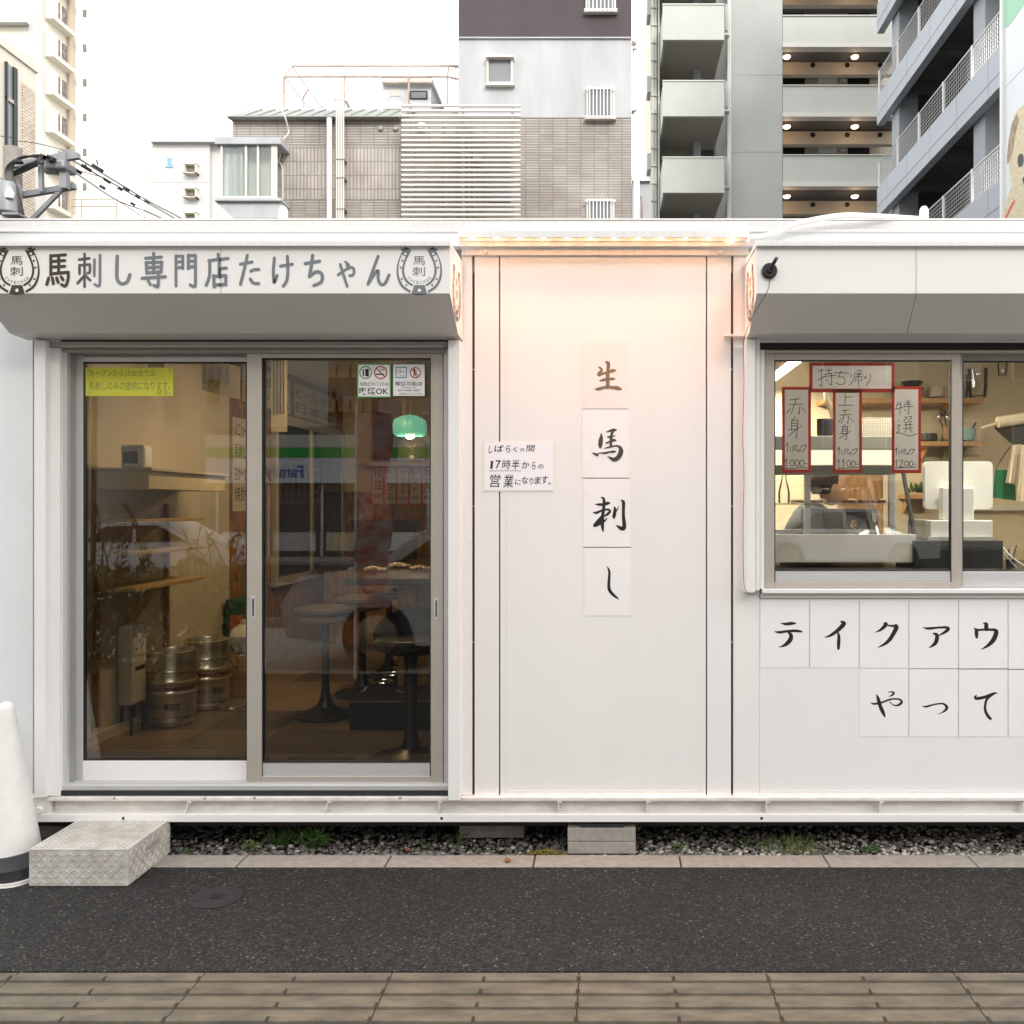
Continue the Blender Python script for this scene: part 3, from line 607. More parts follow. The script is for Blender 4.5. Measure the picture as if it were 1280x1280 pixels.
s4 = sash('sliding_window', 1196.5, 1440, 443, 734, 1203, 1424, 451, 714.5, 3.910, .03, M['champagne'], (M['dalu'],M['silver']), M['glass'], [], 'rear takeaway window leaf, right of the centre stile')
# bracket bits on the guide
S('hook_bracket', M['paint'], 905.5, 417.5, 932, 420.5, 3.845, .022); S('hook_bracket', M['paint'], 917, 433, 932, 434.5, 3.845, .01)

# --- shutter boxes: sloping soffit below, white fascia above
ZT, ZB, ZS, ZU = 2.519, 2.332, 2.2105, 2.203
def shutter_box(x0, x1, seam, label):
    prof = [(3.55,ZT),(3.55,ZB),(3.74,ZS),(3.86,ZU),(3.86,ZT+.01)]
    b = MB().prism([(y,z) for y,z in prof], 'x', x0, x1).build('shutter_box', M['box'], shop, bevel=.0012, seg=1, label=label)
    MB().box(x0-.004,x1+.002,3.532,3.86,Z_(307.3,3.532),Z_(301,3.532)).build('top_cap', M['paint_rail'], b, bevel=.0015)
    MB().prism([(3.5485,ZT-.003),(3.5485,ZB+.001),(3.55,ZB),(3.55,ZT-.003)], 'x', seam, seam+.0015).build('seam', M['dalu'], b)
    return b
xl0, xl1, xr0, xr1 = -2.49, -.6245, .587, 3.5
bl = shutter_box(xl0, xl1, X_(276,3.55), 'left shutter box with grey and brown lettering over the door')
br = shutter_box(xr0, xr1, X_(1145,3.55), 'right blank shutter box over the takeaway window')
# lap joint running down the right soffit
x = X_(1145,3.55); x2 = X_(1133,3.74)
MB().add([(x,3.5492,ZB+.0002),(x+.003,3.5492,ZB+.0002),(x2+.004,3.739,ZS-.001),(x2,3.739,ZS-.001)],[(0,1,2,3)]).build('soffit_lap', M['dalu'], br)
yf = 3.549
mpf = planeY(yf)
def glyph(names, ox, oy, s, w_, m, label):
    g = MB()
    for k, nmn in enumerate(names): strokes(g, G[nmn], ox, oy, s, (lambda q: (lambda x,y,l=0: mpf(x,y,l+q)))(k*.002), w_)
    return g.build('sign_character', m, bl, label=label)
glyph(['ma'], 0, 300, 9.846, 38, M['vbrown'], 'dark brown character 馬'); glyph(['sashi'], 0, 300, 9.846, 32, M['vmix'], 'brown left half of the character 刺')
glyph(['sashi_r'], 0, 300, 9.846, 34, M['vgrey'], 'grey right half of the character 刺'); glyph(['shi'], 130, 305, 9.143, 40, M['vgrey'], 'grey character し')
glyph(['sen'], 130, 305, 9.143, 36, M['vgrey'], 'grey character 専'); glyph(['mon'], 130, 305, 9.143, 34, M['vgrey'], 'grey character 門'); glyph(['ten'], 250, 305, 9.143, 36, M['vgrey'], 'grey character 店')
glyph(['ta'], 250, 305, 9.143, 36, M['vgrey'], 'grey character た'); glyph(['ke'], 250, 305, 9.143, 36, M['vgrey'], 'grey character け'); glyph(['chi'], 370, 305, 9.846, 42, M['vgrey'], 'grey character ち')
glyph(['ya'], 370, 305, 9.846, 34, M['vgrey'], 'grey small character ゃ'); glyph(['n'], 370, 305, 9.846, 38, M['vgrey'], 'grey character ん')
g = MB()
for a, b, c, d in ((273.3,322,276,327),(273.5,334,276,347.5),(274,354,276.3,357.5)): g.add([mpf(a,b,.004),mpf(c,b,.004),mpf(c,d,.004),mpf(a,d,.004)],[(0,1,2,3)])
g.build('seam_tape', M['vbrown'], bl)
def crest(cx, m, mp0, parent, label):
    a, h, t = MB(), MB(), MB(); mp = mp0
    logo(a, mp, h, t)
    o = a.build('horseshoe_crest', m, parent, label=label); h.build('crest_hole', M['box'], o); t.build('crest_lettering', m, o)
    c = MB()
    for s in (1,-1): c.add([mp(485+s*(x-485),y,.0009) for x,y in ((640,166),(738,124),(762,168))],[(0,1,2)])
    c.add([mp(345+280*i/8, 957+ (0 if i in (0,8) else 22*math.sin(math.pi*i/8)), .0009) for i in range(9)],[tuple(range(9))])
    c.build('crest_cap', M['black'], o)
crest(0, M['vbrown'], lambda x,y,l=0: P(21.1+(x-485)/14.22, 300+y/14.22, yf-l), bl, 'dark brown horseshoe crest at the left end')
crest(0, M['vgrey'], lambda x,y,l=0: P(490+x/14.22, 300+y/14.22, yf-l), bl, 'slate grey horseshoe crest at the right end')
# the crest again on the end cheek of each box (seen nearly edge on), 0.22 m high
def cheek(x, s): return lambda u,v,l=0: (x+s*(l+.001), 3.705-s*(u-485)*.00024*1.0, 2.365-(v-550)*.00026)
crest(0, M['vmix'], cheek(xl1, 1), bl, 'brown horseshoe crest on the end cheek'); crest(0, M['vmix'], cheek(xr0, -1), br, 'brown horseshoe crest on the end cheek')

# --- light strip above the middle panel
ls = thing('light_strip', 'long shallow white light fitting with twelve warm lamps above the middle panel', 'light', (X_(755,3.76), 3.86, 2.61))
xa, xb = X_(573,3.76), X_(936,3.76); zt = Z_(288.5,3.76)
MB().box(xa,xb,3.757,3.764,2.6145,zt).build('front_fascia', M['paint_rail'], ls, bevel=.001)
MB().box(xa,xb,3.765,3.856,zt-.006,zt).build('top_plate', M['paint_rail'], ls)
MB().prism([(3.785,2.629),(3.815,2.634),(3.816,2.617),(3.857,2.611),(3.857,2.636),(3.785,2.637)], 'x', xa+.004, xb-.004).build('reflector', M['paint'], ls)
for x in (xa, xb-.004): MB().box(x,x+.004,3.765,3.857,2.6145,zt-.006).build('end_plate', M['paint_rail'], ls)
for i in range(12):
    x = X_(590.3+29.6*i, 3.775)
    MB().lathe([(.001,-.006),(.006,-.005),(.008,0),(.008,.004)], (x,3.778,2.6185), 12).build('led_lamp', M['led'], ls, smooth=True)
    ld = bpy.data.lights.new('led', 'SPOT'); ld.energy = 3.9; ld.color = (1,.34,.12); ld.shadow_soft_size = .012; ld.spot_size = R(98); ld.spot_blend = 1
    lo = bpy.data.objects.new('led_light', ld); col.objects.link(lo); lo.location = (x,3.774,2.606); lo.rotation_euler = (R(-17),0,0)
S('maker_plate', M['silver'], 905, 301.5, 917, 304.5, 3.80, .001, bevel=0, parent=None)

# --- loose fittings hung on the front
hs = MB().tube([P(938,298,3.80),P(965,293,3.80),P(1000,279,3.79),P(1050,270,3.78),P(1090,270.5,3.80),P(1135,273,3.86),P(1150,274,3.95)], .0125, 10).build('conduit_hose', M['paint_rail'], smooth=True)
tag(hs, 'pale flexible conduit arching from the light strip over the roof rail', 'hose')
tag(MB().tube([P(918,300,3.79),P(928,301,3.77),P(938,298,3.79)], .002, 6).build('lamp_lead', M['white_pl'], smooth=True), 'thin pale lead from the end of the light strip', 'cable')
wl = thing('wall_spotlight', 'round black fitting with a short stub on the right shutter box', 'lamp', P(962,338,3.548))
c = P(961.5,339,3.548)
MB().lathe([(.001,-.014),(.026,-.014),(.0305,-.010),(.031,0)], c, 32, 'y').build('base_disc', M['black'], wl, smooth=True)
MB().tube([(c[0],c[1]-.016,c[2]+.004),(c[0]+.013,c[1]-.035,c[2]+.026),(c[0]+.019,c[1]-.055,c[2]+.036)], .0075, 12).build('stub', M['black'], wl, smooth=True)
MB().lathe([(.001,-.022),(.010,-.022),(.012,-.013)], c, 16, 'y').build('hub', M['blackmetal'], wl, smooth=True)
cb = [P(962,350,3.543),P(960,362,3.542),P(951,378,3.55),P(943,392,3.60),P(934,412,3.72),P(929.5,430,3.79),P(930,480,3.795),P(928.5,540,3.795),P(930,600,3.795),P(928.8,660,3.795),P(929.5,720,3.795),P(932,738,3.793),P(940,743.5,3.792),P(948,740,3.80)]
tag(MB().tube(cb, .0013, 6).build('black_cable', M['black'], smooth=True), 'thin black cable hanging from the round fitting down the window edge', 'cable')

# ------------------------------------------------------------------ paper cards and notices
def card(name, rect, Y, t, m, label, cat_, group=None, tilt=0):
    a,b,c,d = rect
    o = thing(name, label, cat_, P((a+c)/2,d,Y), group)
    MB().px(a,b,c,d,Y,t).build('sheet', m, o); return o
def brush(rect, keys, ox, oy, s, label, ink='ink', m='paper'):
    o = card('character_card', rect, W-.0014, .0008, M[m], label, 'paper card', 'brush lettered paper cards on the shop wall')
    MB().px(rect[0]-1.2, rect[1]-1.2, rect[2]+1.2, rect[3]+1.2, W-.0005, .0004).build('laminate_margin', M['film'], o)
    if keys:
        g = MB(); strokes(g, G[keys], ox, oy, s, planeY(W-.0016)); g.build('brush_character', M[ink], o)
brush((728,427,785.5,510.5), 'b_nama', 735, 445, 21.333, 'topmost wall card with the browned brush character for raw', 'ink_fade', 'film')
brush((728.5,512.5,786.5,597), 'b_uma', 730, 525, 21.333, 'second wall card down with the brush character for horse', 'ink_warm')
brush((729.5,598.5,788,683.5), 'b_sashi', 735, 615, 21.333, 'third wall card down with the brush character for sashimi')
brush((730.5,685,789.5,769.5), 'b_shi', 735, 695, 21.333, 'lowest wall card with the single curved brush stroke')
for i, (k, ox, oy, s, ch) in enumerate((('b_te',955,765,10.667,'テ'),('b_i',955,765,10.667,'イ'),('b_ku',1080,765,10.667,'ク'),('b_a',1080,765,10.667,'ア'),('b_u',1200,765,16,'ウ'))):
    a = 951+62*i; brush((a,751.5,a+60,834+i*.4), k, ox, oy, s, ('first','second','third','fourth','fifth')[i]+' card of the upper row below the window, brush character read %s' % ('te','i','ku','a','u')[i])
for i, (k, ox, oy, s, ch) in enumerate((('b_ya',1080,855,10.667,'や'),('b_tsu',1080,855,10.667,'っ'),('b_te2',1200,855,16,'て'))):
    a = 1075+62*i; brush((a,837,a+60,920.5), k, ox, oy, s, ('first','second','third')[i]+' card of the lower row below the window, brush character read %s' % ('ya','small tsu','te')[i])
brush((1261,751.5,1321,836), None, 0,0,1, 'upper row paper card cut off by the right photo edge'); brush((1261,837.5,1321,921), None, 0,0,1, 'lower row paper card cut off by the right photo edge')
# notice on opening time
nt_ = card('paper_notice', (606,553.5,691.5,613), W-.0026, .001, M['note'], 'white notice with three handwritten lines taped across the panel joint', 'notice')
MB().px(603,552,693,614.5,W-.0016,.0008).build('laminate_margin', M['film'], nt_)
g = MB(); mp = planeY(W-.0028); sc_ = 12.8; F = lambda x: 600+x/sc_; H = lambda y: 545+y/sc_
for ch, a, b, c, d in (('し',140,155,200,275),('ば',232,145,375,255),('ら',415,150,490,262),('く',530,175,600,255),('の',640,195,710,245),('間',745,145,872,250),('1',168,398,205,525),('7',248,388,330,520),('時',358,380,490,530),('半',510,375,630,540),('か',670,410,790,520),('ら',830,410,890,535),('の',925,455,1015,522),('営',155,610,325,820),('業',380,615,535,825),('に',562,695,655,780),('な',670,650,770,765),('り',795,670,855,778),('ま',872,650,975,770),('す',985,640,1085,765),('。',1090,742,1135,780)):
    write(g, ch, F(a), H(b), F(c), H(d), mp, bold=.12 if ch not in '間業営時。' else .05, shear=.10)
ribbon(g, [(F(145+i*32), H(545+(22 if i%2 else 0)), 1.0/2) for i in range(17)], None, mp, .0004)
g.build('handwriting', M['pen'], nt_)
# yellow note on the door glass
yn = card('yellow_note', (107,459.5,216.5,495), 3.9425, .0008, M['yellow'], 'bright yellow handwritten note on the left door glass', 'notice')
g = MB(); mp = planeY(3.9423)
for txt, a, b, c, d in (('オープンから17:30までは',111.5,462.5,194,470),('馬刺しのみの提供になります。',111,477,212.5,487.5),('店主',196,487,210.5,493.5)): write(g, txt, a, b, c, d, mp, bold=-.06)
g.build('handwriting', mat('grey_pen', (.17,.19,.06), .7), yn)
g = MB()
for a, b in ((109,461),(211,461),(109,488.5),(211,489)): g.px(a,b,a+3.5,b+4,3.9415,.0003)
g.build('tape_piece', mat('tape', (.55,.56,.25), .4), yn)
# smoking stickers
def disc(mb, x, y, r, mp, l, n=24): mb.add([mp(x+r*math.cos(2*math.pi*k/n), y+r*math.sin(2*math.pi*k/n), l) for k in range(n)], [tuple(range(n))])
def ring(mb, x, y, r, wd, mp, l): ribbon(mb, [(x+r*math.cos(2*math.pi*k/24), y+r*math.sin(2*math.pi*k/24), wd) for k in range(25)], None, mp, l, k=1, cap=False)
YS = 3.8965
k1 = card('door_sticker', (446.3,454.3,488.8,497), YS-.001, .0008, M['green_l'], 'green edged square smoking OK sticker on the door glass', 'sticker'); mp = planeY(YS-.0012)
g = MB(); g.add([mp(a,b) for a,b in ((448,456),(487.2,456),(487.2,495.4),(448,495.4))],[(0,1,2,3)]); g.build('white_field', M['paper'], k1); mp = planeY(YS-.0015)
g = MB(); ring(g, 457,465.6,7.4,1.4,mp,.0001); g.build('green_ring', M['green_l'], k1)
g = MB(); ring(g, 475.8,465.6,7.6,1.5,mp,.0002); ribbon(g,[(470.8,460.4,1.3),(481,471,1.3)],None,mp,.0008); g.build('red_ring', M['red_l'], k1)
g = MB(); g.add([mp(a,b,.0002) for a,b in ((456.6,461),(461,461),(461,470.5),(456.6,470.5))],[(0,1,2,3)]); g.add([mp(a,b,.0002) for a,b in ((453.3,461.5),(455,461.5),(455,470),(453.3,470))],[(0,1,2,3)])
g.add([mp(a,b,.0003) for a,b in ((470,467),(480,467),(480,468.6),(470,468.6))],[(0,1,2,3)]); ribbon(g,[(475,464,.6),(477,461.5,.6),(480,463,.6),(479,460,.6)],None,mp,.0003)
write(g,'加熱式タバコのみ',449.5,477.5,486,482.5,mp,bold=.03); write(g,'喫煙OK',449,484.3,485.5,493.4,mp,bold=.12); g.build('lettering', M['ink'], k1)
k2 = card('door_sticker', (490.3,454.3,531.8,496), YS-.001, .0008, M['ink_warm'], 'dark edged square sticker with a blue dining symbol on the door glass', 'sticker'); mp = planeY(YS-.0012)
g = MB(); g.add([mp(a,b) for a,b in ((491.4,455.4),(530.8,455.4),(530.8,494.8),(491.4,494.8))],[(0,1,2,3)]); g.build('white_field', M['paper'], k2); mp = planeY(YS-.0015)
g = MB()
for q in ((495,459,508,459),(508,459,508,472),(508,472,495,472),(495,472,495,459)): ribbon(g,[(q[0],q[1],1.1),(q[2],q[3],1.1)],None,mp,.0001)
g.build('blue_frame', M['blue_l'], k2)
g = MB(); ring(g,519.3,466,6.4,1.3,mp,.0001); ribbon(g,[(515,461.6,1.1),(523.8,470.6,1.1)],None,mp,.0008); g.build('red_ring', M['red_l'], k2)
g = MB(); ribbon(g,[(498.5,461.5,.7),(498.5,467,.5)],None,mp,.0002); ribbon(g,[(500.5,461.5,.7),(500.5,467,.5)],None,mp,.0002); ribbon(g,[(499,470,.6),(503,469.8,.6),(506,470,.6)],None,mp,.0002); ribbon(g,[(502,466,.5),(504,464,.5),(505.5,466,.5)],None,mp,.0002)
disc(g,518,462,1.2,mp,.0002,10); ribbon(g,[(518,463.5,2.2),(518.4,467,2.2)],None,mp,.0003); ribbon(g,[(518.2,467,1),(516.3,471,.9)],None,mp,.0004); ribbon(g,[(518.4,467,1),(520.5,471,.9)],None,mp,.0005); ribbon(g,[(519,464.5,.8),(522,463,.8)],None,mp,.0004)
write(g,'喫煙可能店',494,477,528,482.3,mp,bold=.08); write(g,'Smoking area',502,483.6,520,485.4,mp,bold=.1); write(g,'店内での喫煙・飲食可',497,486.6,525,489.2,mp,bold=.05); write(g,'20歳未満の方は立ち入りできません',499,491.2,529,493.3,mp,bold=.05); g.build('lettering', M['ink'], k2)
# red edged takeaway menus inside the window
YM = 3.893
def menu(rect, brd, label, keys, ox, oy, s, wd=9):
    a,b,c,d = rect; o = card('menu_sheet', rect, YM, .0004, M['menu_paper'], label, 'menu', 'red bordered takeaway menus in the window')
    g = MB(); mp = planeY(YM-.0004); 
    for q in ((a,b,c,b+brd),(a,d-brd-.6,c,d),(a,b+brd,a+brd,d-brd-.6),(c-brd,b+brd,c,d-brd-.6)): g.add([mp(x,y) for x,y in ((q[0],q[1]),(q[2],q[1]),(q[2],q[3]),(q[0],q[3]))],[(0,1,2,3)])
    g.build('red_border', M['red'], o)
    g = MB(); mp = planeY(YM-.0007)
    for i, k in enumerate(keys): strokes(g, k, ox, oy, s, (lambda q: (lambda x,y,l=0: mp(x,y,l+q)))(i*.0), wd)
    g.build('handwriting', M['pen'], o)
menu((977.5,483.5,1013.8,591), 3.6, 'left hanging menu strip priced 1000', [G['aka'], G['mi'], G['pakku'], yen('1000-',112,1000,445,1112)], 970, 480, 10.667)
menu((1041,487.5,1077.5,591), 3.6, 'middle hanging menu strip priced 1100', [G['ue'], fit(G['aka'],832,338,1030,525), fit(G['mi'],840,540,995,748), fit(G['pakku'],815,840,1085,945), yen('1100-',812,1010,1125,1112)], 970, 480, 10.667)
menu((1114.5,483,1151.5,591.5), 3.6, 'right hanging menu strip priced 1200', [G['toku'], G['sen2'], fit(G['pakku'],300,850,565,945), yen('1200-',300,1018,615,1105)], 1090, 480, 10.667)
menu((1011.5,453,1118.5,490.5), 4.2, 'wide menu heading with four large characters above the three strips', [G['mochi'], G['chi2'], G['kae'], G['ri']], 1010, 450, 11.636, 10)

# ------------------------------------------------------------------ street things in front
# blocks under the container
def blocks(a, c, rows, Y, label):
    b = thing('concrete_block', label, 'block', P((a+c)/2, rows[-1][1], Y))
    for (r0, r1) in rows: MB().px(a, r0, c, r1, Y, .18).build('block', M['concrete'], b, bevel=.003)
blocks(709.5, 794.5, [(1035.2,1051.8),(1052.4,1067.5)], 3.845, 'stack of two grey concrete blocks under the middle of the container')
blocks(574, 655, [(1031.5,1047.5)], 4.02, 'single mossy concrete block set back under the container')
blocks(20, 78, [(1030,1052)], 4.0, 'concrete block under the left corner behind the step')
tag(MB().px(726,1030,780,1035,3.85,.15).build('rubber_shim', M['rubber']), 'black rubber shim between the concrete blocks and container', 'shim')
# checker plate step
sx0, sx1, sy0, sy1, sz = X_(36,3.52), X_(160,3.52), 3.52, 3.862, .1445
st = thing('step_box', 'low painted checker plate step box on the asphalt before the door', 'step', ((sx0+sx1)/2, 3.69, 0))
MB().box(sx0, sx1, sy0, sy1, .002, sz).build('box', M['stepm'], st, bevel=.003)
MB().box(sx0-.001, sx1+.001, sy0-.0015, sy1, sz-.0005, sz+.0025).build('top_plate', M['stepm'], st, bevel=.001)
def bar_shade(mb, c, u, v, n, ang, L=.027, wd=.0125):  # flat dark lozenge painting the shadow of a raised bar
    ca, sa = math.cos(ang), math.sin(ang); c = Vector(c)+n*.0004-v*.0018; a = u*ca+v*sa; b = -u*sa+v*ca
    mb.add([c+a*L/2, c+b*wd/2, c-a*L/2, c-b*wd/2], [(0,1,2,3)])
def lozenge(mb, c, u, v, n, ang, L=.0185, wd=.0048, h=.0022):
    ca, sa = math.cos(ang), math.sin(ang); c = Vector(c); a = u*ca+v*sa; b = -u*sa+v*ca
    mb.add([c+a*L/2, c+b*wd/2, c-a*L/2, c-b*wd/2, c+a*L*.28+n*h, c-a*L*.28+n*h], [(0,1,4),(1,5,4),(1,2,5),(2,3,5),(3,0,4),(3,4,5)])
ex, ey, ez = Vector((1,0,0)), Vector((0,1,0)), Vector((0,0,1))
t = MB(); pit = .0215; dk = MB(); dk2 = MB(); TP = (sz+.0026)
for i in range(17):
    for j in range(6):
        lozenge(t, (sx0+.020+pit*i, sy0-.0001, .018+pit*j), ex, ez, -ey, R(42 if (i+j)%2 else -42)); bar_shade(dk, (sx0+.020+pit*i, sy0-.0001, .018+pit*j), ex, ez, -ey, R(42 if (i+j)%2 else -42), .018, .0065)
t.build('front_tread_relief', M['stepm'], st, kind='stuff')
t = MB()
for i in range(15):
    for j in range(6):
        if not (5 < i < 12 and 2 < j < 5): lozenge(t, (sx1+.0001, sy0+.020+pit*i, .018+pit*j), ey, ez, ex, R(42 if (i+j)%2 else -42))
t.build('side_tread_relief', M['stepm'], st, kind='stuff')
t = MB()
for i in range(17):
    for j in range(15): lozenge(t, (sx0+.020+pit*i, sy0+.020+pit*j, sz+.0026), ex, ey, ez, R(42 if (i+j)%2 else -42)); bar_shade(dk2, (sx0+.020+pit*i, sy0+.020+pit*j, sz+.0026), ex, ey, ez, R(42 if (i+j)%2 else -42), .018, .009)
t.build('top_tread_relief', M['stepm'], st, kind='stuff'); dk.build('front_tread_shade', M['stepd'], st, kind='stuff'); dk2.build('top_tread_shade', M['stepd2'], st, kind='stuff')
MB().box(sx1-.002, sx1+.0022, 3.655, 3.765, .082, .104).build('hand_hole_shade_plate', M['stepd2'], st)  # dark plate; the shade inside the slot is put into its colour
MB().prism([(3.652,.079),(3.768,.079),(3.768,.083),(3.652,.083)], 'x', sx1, sx1+.006).build('hand_hole_lip', M['stepm'], st, bevel=.001)
# cone
kx, ky = X_(8,3.69), 3.69
cn = thing('traffic_cone', 'scuffed white traffic cone with black weight beside the step', 'cone', (kx,ky,0))
pr = [(.001,.688),(.014,.686),(.025,.676),(.030,.66),(.034,.63)]+[(.034+(.132-.034)*t_, .63-.60*t_) for t_ in [i/10 for i in range(1,11)]]
MB().lathe(pr, (kx,ky,0), 48).build('cone_body', M['cone'], cn, smooth=True)
def rsq(h, r, n=6):
    out = []
    for cxs, cys, a0 in ((1,1,0),(-1,1,90),(-1,-1,180),(1,-1,270)):
        for k in range(n+1):
            a = R(a0+90*k/n); out.append((kx+cxs*(h-r)+r*math.cos(a), ky+cys*(h-r)+r*math.sin(a)))
    return out
MB().prism(rsq(.185,.09), 'z', .0, .012).build('base_plate', M['cone'], cn, bevel=.002)
b = MB(); p1 = rsq(.175,.09); p2 = rsq(.172,.09); p3 = rsq(.138,.12); n = len(p1)
b.add([(x,y,.013) for x,y in p1]+[(x,y,.055) for x,y in p2]+[(x,y,.088) for x,y in p3], [tuple(range(n-1,-1,-1)), tuple(range(2*n,3*n))]+[(i+r*n,(i+1)%n+r*n,(i+1)%n+(r+1)*n,i+(r+1)*n) for r in (0,1) for i in range(n)])
b.build('rubber_weight', M['rubber'], cn, smooth=True)

# weeds, moss and dead leaves
def leafq(mb, p, L, wd, az, tilt, curl=.3):
    d = Vector((math.cos(az)*math.cos(tilt), math.sin(az)*math.cos(tilt), math.sin(tilt))); s = Vector((-math.sin(az), math.cos(az), 0)); up = d.cross(s)*-1
    p = Vector(p)
    mb.add([p, p+d*L*.45+s*wd/2+up*curl*wd*.3, p+d*L, p+d*L*.45-s*wd/2+up*curl*wd*.3, p+d*L*.45], [(0,1,4),(1,2,4),(2,3,4),(3,0,4)])
def weed(px, py, rad, n, L, hgt, label, name='weed', m='leaf', jag=1., grp='weeds growing in the gravel'):
    Y = CH*FPX/(py-CY); x = X_(px,Y); o = thing(name, label, 'plant', (x,Y,-.01), grp); g = MB(); s_ = MB()
    for i in range(max(3,n//7)):
        a = random.uniform(0,6.28); r = rad*random.random()**.6; top = (x+r*math.cos(a), Y+abs(r*math.sin(a))*.6, hgt*random.uniform(.3,1))
        s_.tube([(x+r*.3*math.cos(a), Y+.01, -.02),(x+r*.7*math.cos(a), Y+abs(r*math.sin(a))*.3, top[2]*.6), top], .0012, 4)
        for k in range(7): leafq(g, (top[0]+random.uniform(-.02,.02)*jag, top[1]+random.uniform(-.015,.02), top[2]*random.uniform(.2,1)), L*random.uniform(.5,1.1), L*random.uniform(.3,.55), random.uniform(0,6.28), random.uniform(-.3,.9))
    g.build('foliage', M[m], o); s_.build('stem', M['leaf'], o)
weed(392, 1060, .07, 110, .045, .10, 'leafy green weed sprawling over the kerb left of centre')
weed(350, 1056, .13, 150, .032, .09, 'low bushy dark green weed in the gravel beneath the door', m='leaf')
weed(312, 1064, .05, 50, .020, .04, 'yellow green weed tuft beside the kerb', m='leaf_y')
weed(232, 1066, .03, 18, .02, .02, 'tiny weed by the right side of the step')
weed(535, 1062, .035, 24, .022, .035, 'small weed in the gravel left of the single block')
weed(578, 1055, .03, 30, .022, .055, 'upright dark weed against the single concrete block')
weed(1087, 1066, .03, 40, .032, .028, 'round leaved green weed rosette on the right gravel')
weed(850, 1068, .012, 10, .03, .045, 'single pointed green leaf by the kerb joint')
weed(930, 1058, .05, 26, .022, .04, 'small green weed right of the stacked blocks')
g = MB(); Y = 3.86
for i in range(420):
    x = X_(random.gauss(1000,24), Y); leafq(g, (x, Y+random.uniform(-.03,.15), -.02), random.uniform(.03,.075), .0025, random.uniform(0,6.28), random.uniform(.5,1.45))
gt = thing('grass_tuft', 'tuft of thin green grass in the gravel right of centre', 'grass', (X_(1000,Y),Y,-.02)); g.build('grass_blades', M['leaf_y'], gt, kind='stuff')
g = MB(); ms = thing('moss_clump', 'yellow brown moss clump at the kerb edge left of the blocks', 'moss', (X_(683,3.83),3.83,0))
for i in range(150):
    px = random.gauss(683,9.5); g.ico((X_(px,3.84), 3.842+random.uniform(-.012,.02), .004+random.uniform(0,.012)*max(0,1-abs(px-683)/22)*1.6), random.uniform(.003,.007), jit=.2)
g.build('cushion', M['moss'], ms)
for px, py, lab in ((236,1040,'curled brown dead leaf in the shade beside the step'),(512,1066,'brown twig scrap on the kerb'),(632,1080,'small red leaf lying on the kerb'),(510,1042,'brown dead leaf under the container'),(335,1050,'dry brown leaf in the weeds')):
    Y = min(CH*FPX/(py-CY), 4.15); g = MB()
    for k in range(3): leafq(g, (X_(px,Y), Y, .002+.004*k), .03, .018, random.uniform(0,6.28), random.uniform(0,.6))
    tag(g.build('dead_leaf', M['leaf_dry']), lab, 'leaf')
# ------------------------------------------------------------------ ROOMS inside the shop
FZ, CZ = .28, 2.55
def room(name, m, *b): return MB().box(*b).build(name, M[m], shop)
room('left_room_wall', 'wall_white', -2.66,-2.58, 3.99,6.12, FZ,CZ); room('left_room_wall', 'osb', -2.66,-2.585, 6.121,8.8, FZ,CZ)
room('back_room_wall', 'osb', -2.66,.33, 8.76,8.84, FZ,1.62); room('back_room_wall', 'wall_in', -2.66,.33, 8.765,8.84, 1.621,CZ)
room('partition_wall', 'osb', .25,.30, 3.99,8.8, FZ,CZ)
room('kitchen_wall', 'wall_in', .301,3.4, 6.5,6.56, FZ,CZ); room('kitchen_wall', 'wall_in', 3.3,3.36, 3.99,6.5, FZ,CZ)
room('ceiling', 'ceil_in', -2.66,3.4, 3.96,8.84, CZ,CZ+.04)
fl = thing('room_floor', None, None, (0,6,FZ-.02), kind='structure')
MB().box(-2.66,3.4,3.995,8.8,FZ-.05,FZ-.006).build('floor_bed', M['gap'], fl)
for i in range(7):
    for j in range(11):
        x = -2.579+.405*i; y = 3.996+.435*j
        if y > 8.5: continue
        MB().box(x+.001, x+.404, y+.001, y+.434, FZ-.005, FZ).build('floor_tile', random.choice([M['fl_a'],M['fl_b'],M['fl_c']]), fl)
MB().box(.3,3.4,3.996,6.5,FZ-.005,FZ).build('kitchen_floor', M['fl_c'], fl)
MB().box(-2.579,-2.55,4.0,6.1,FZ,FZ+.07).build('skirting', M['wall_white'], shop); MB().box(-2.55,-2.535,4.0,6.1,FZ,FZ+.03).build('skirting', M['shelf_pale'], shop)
for (x0,x1,lab) in ((-2.2,-1.62,'charcoal door mat behind the left door leaf'),(-1.52,-1.22,'charcoal door mat behind the right door leaf')):
    tag(MB().box(x0,x1,4.02,4.30,FZ+.001,FZ+.012).build('door_mat', M['mat_d'], bevel=.003), lab, 'mat', 'charcoal mats just inside the doors')
# left wall shelving and cabinet
sh = thing('shelf_unit', 'pale timber shelves on the left wall above the kegs', 'shelf', (-2.46,5.1,1.0))
for z_ in (1.06,1.24,1.405): MB().box(-2.578,-2.36,4.5,5.25,z_,z_+.018).build('shelf_board', M['shelf_pale'], sh, bevel=.002)
for y in (4.5,5.22): MB().box(-2.579,-2.555,y,y+.02,FZ+.1,1.5).build('upright', M['wood_edge'], sh)
cb_ = thing('wall_cabinet', 'beige cabinet ledge below the small white oven', 'cabinet', (-2.45,5.2,1.56))
MB().box(-2.578,-2.30,4.5,5.4,1.575,1.665).build('carcass', M['wall_in'], cb_, bevel=.003); MB().box(-2.578,-2.28,4.49,5.41,1.666,1.682).build('ledge', M['wall_white'], cb_, bevel=.002)
mw = thing('toaster_oven', 'small white oven on the beige cabinet', 'oven', (-2.42,4.62,1.683))
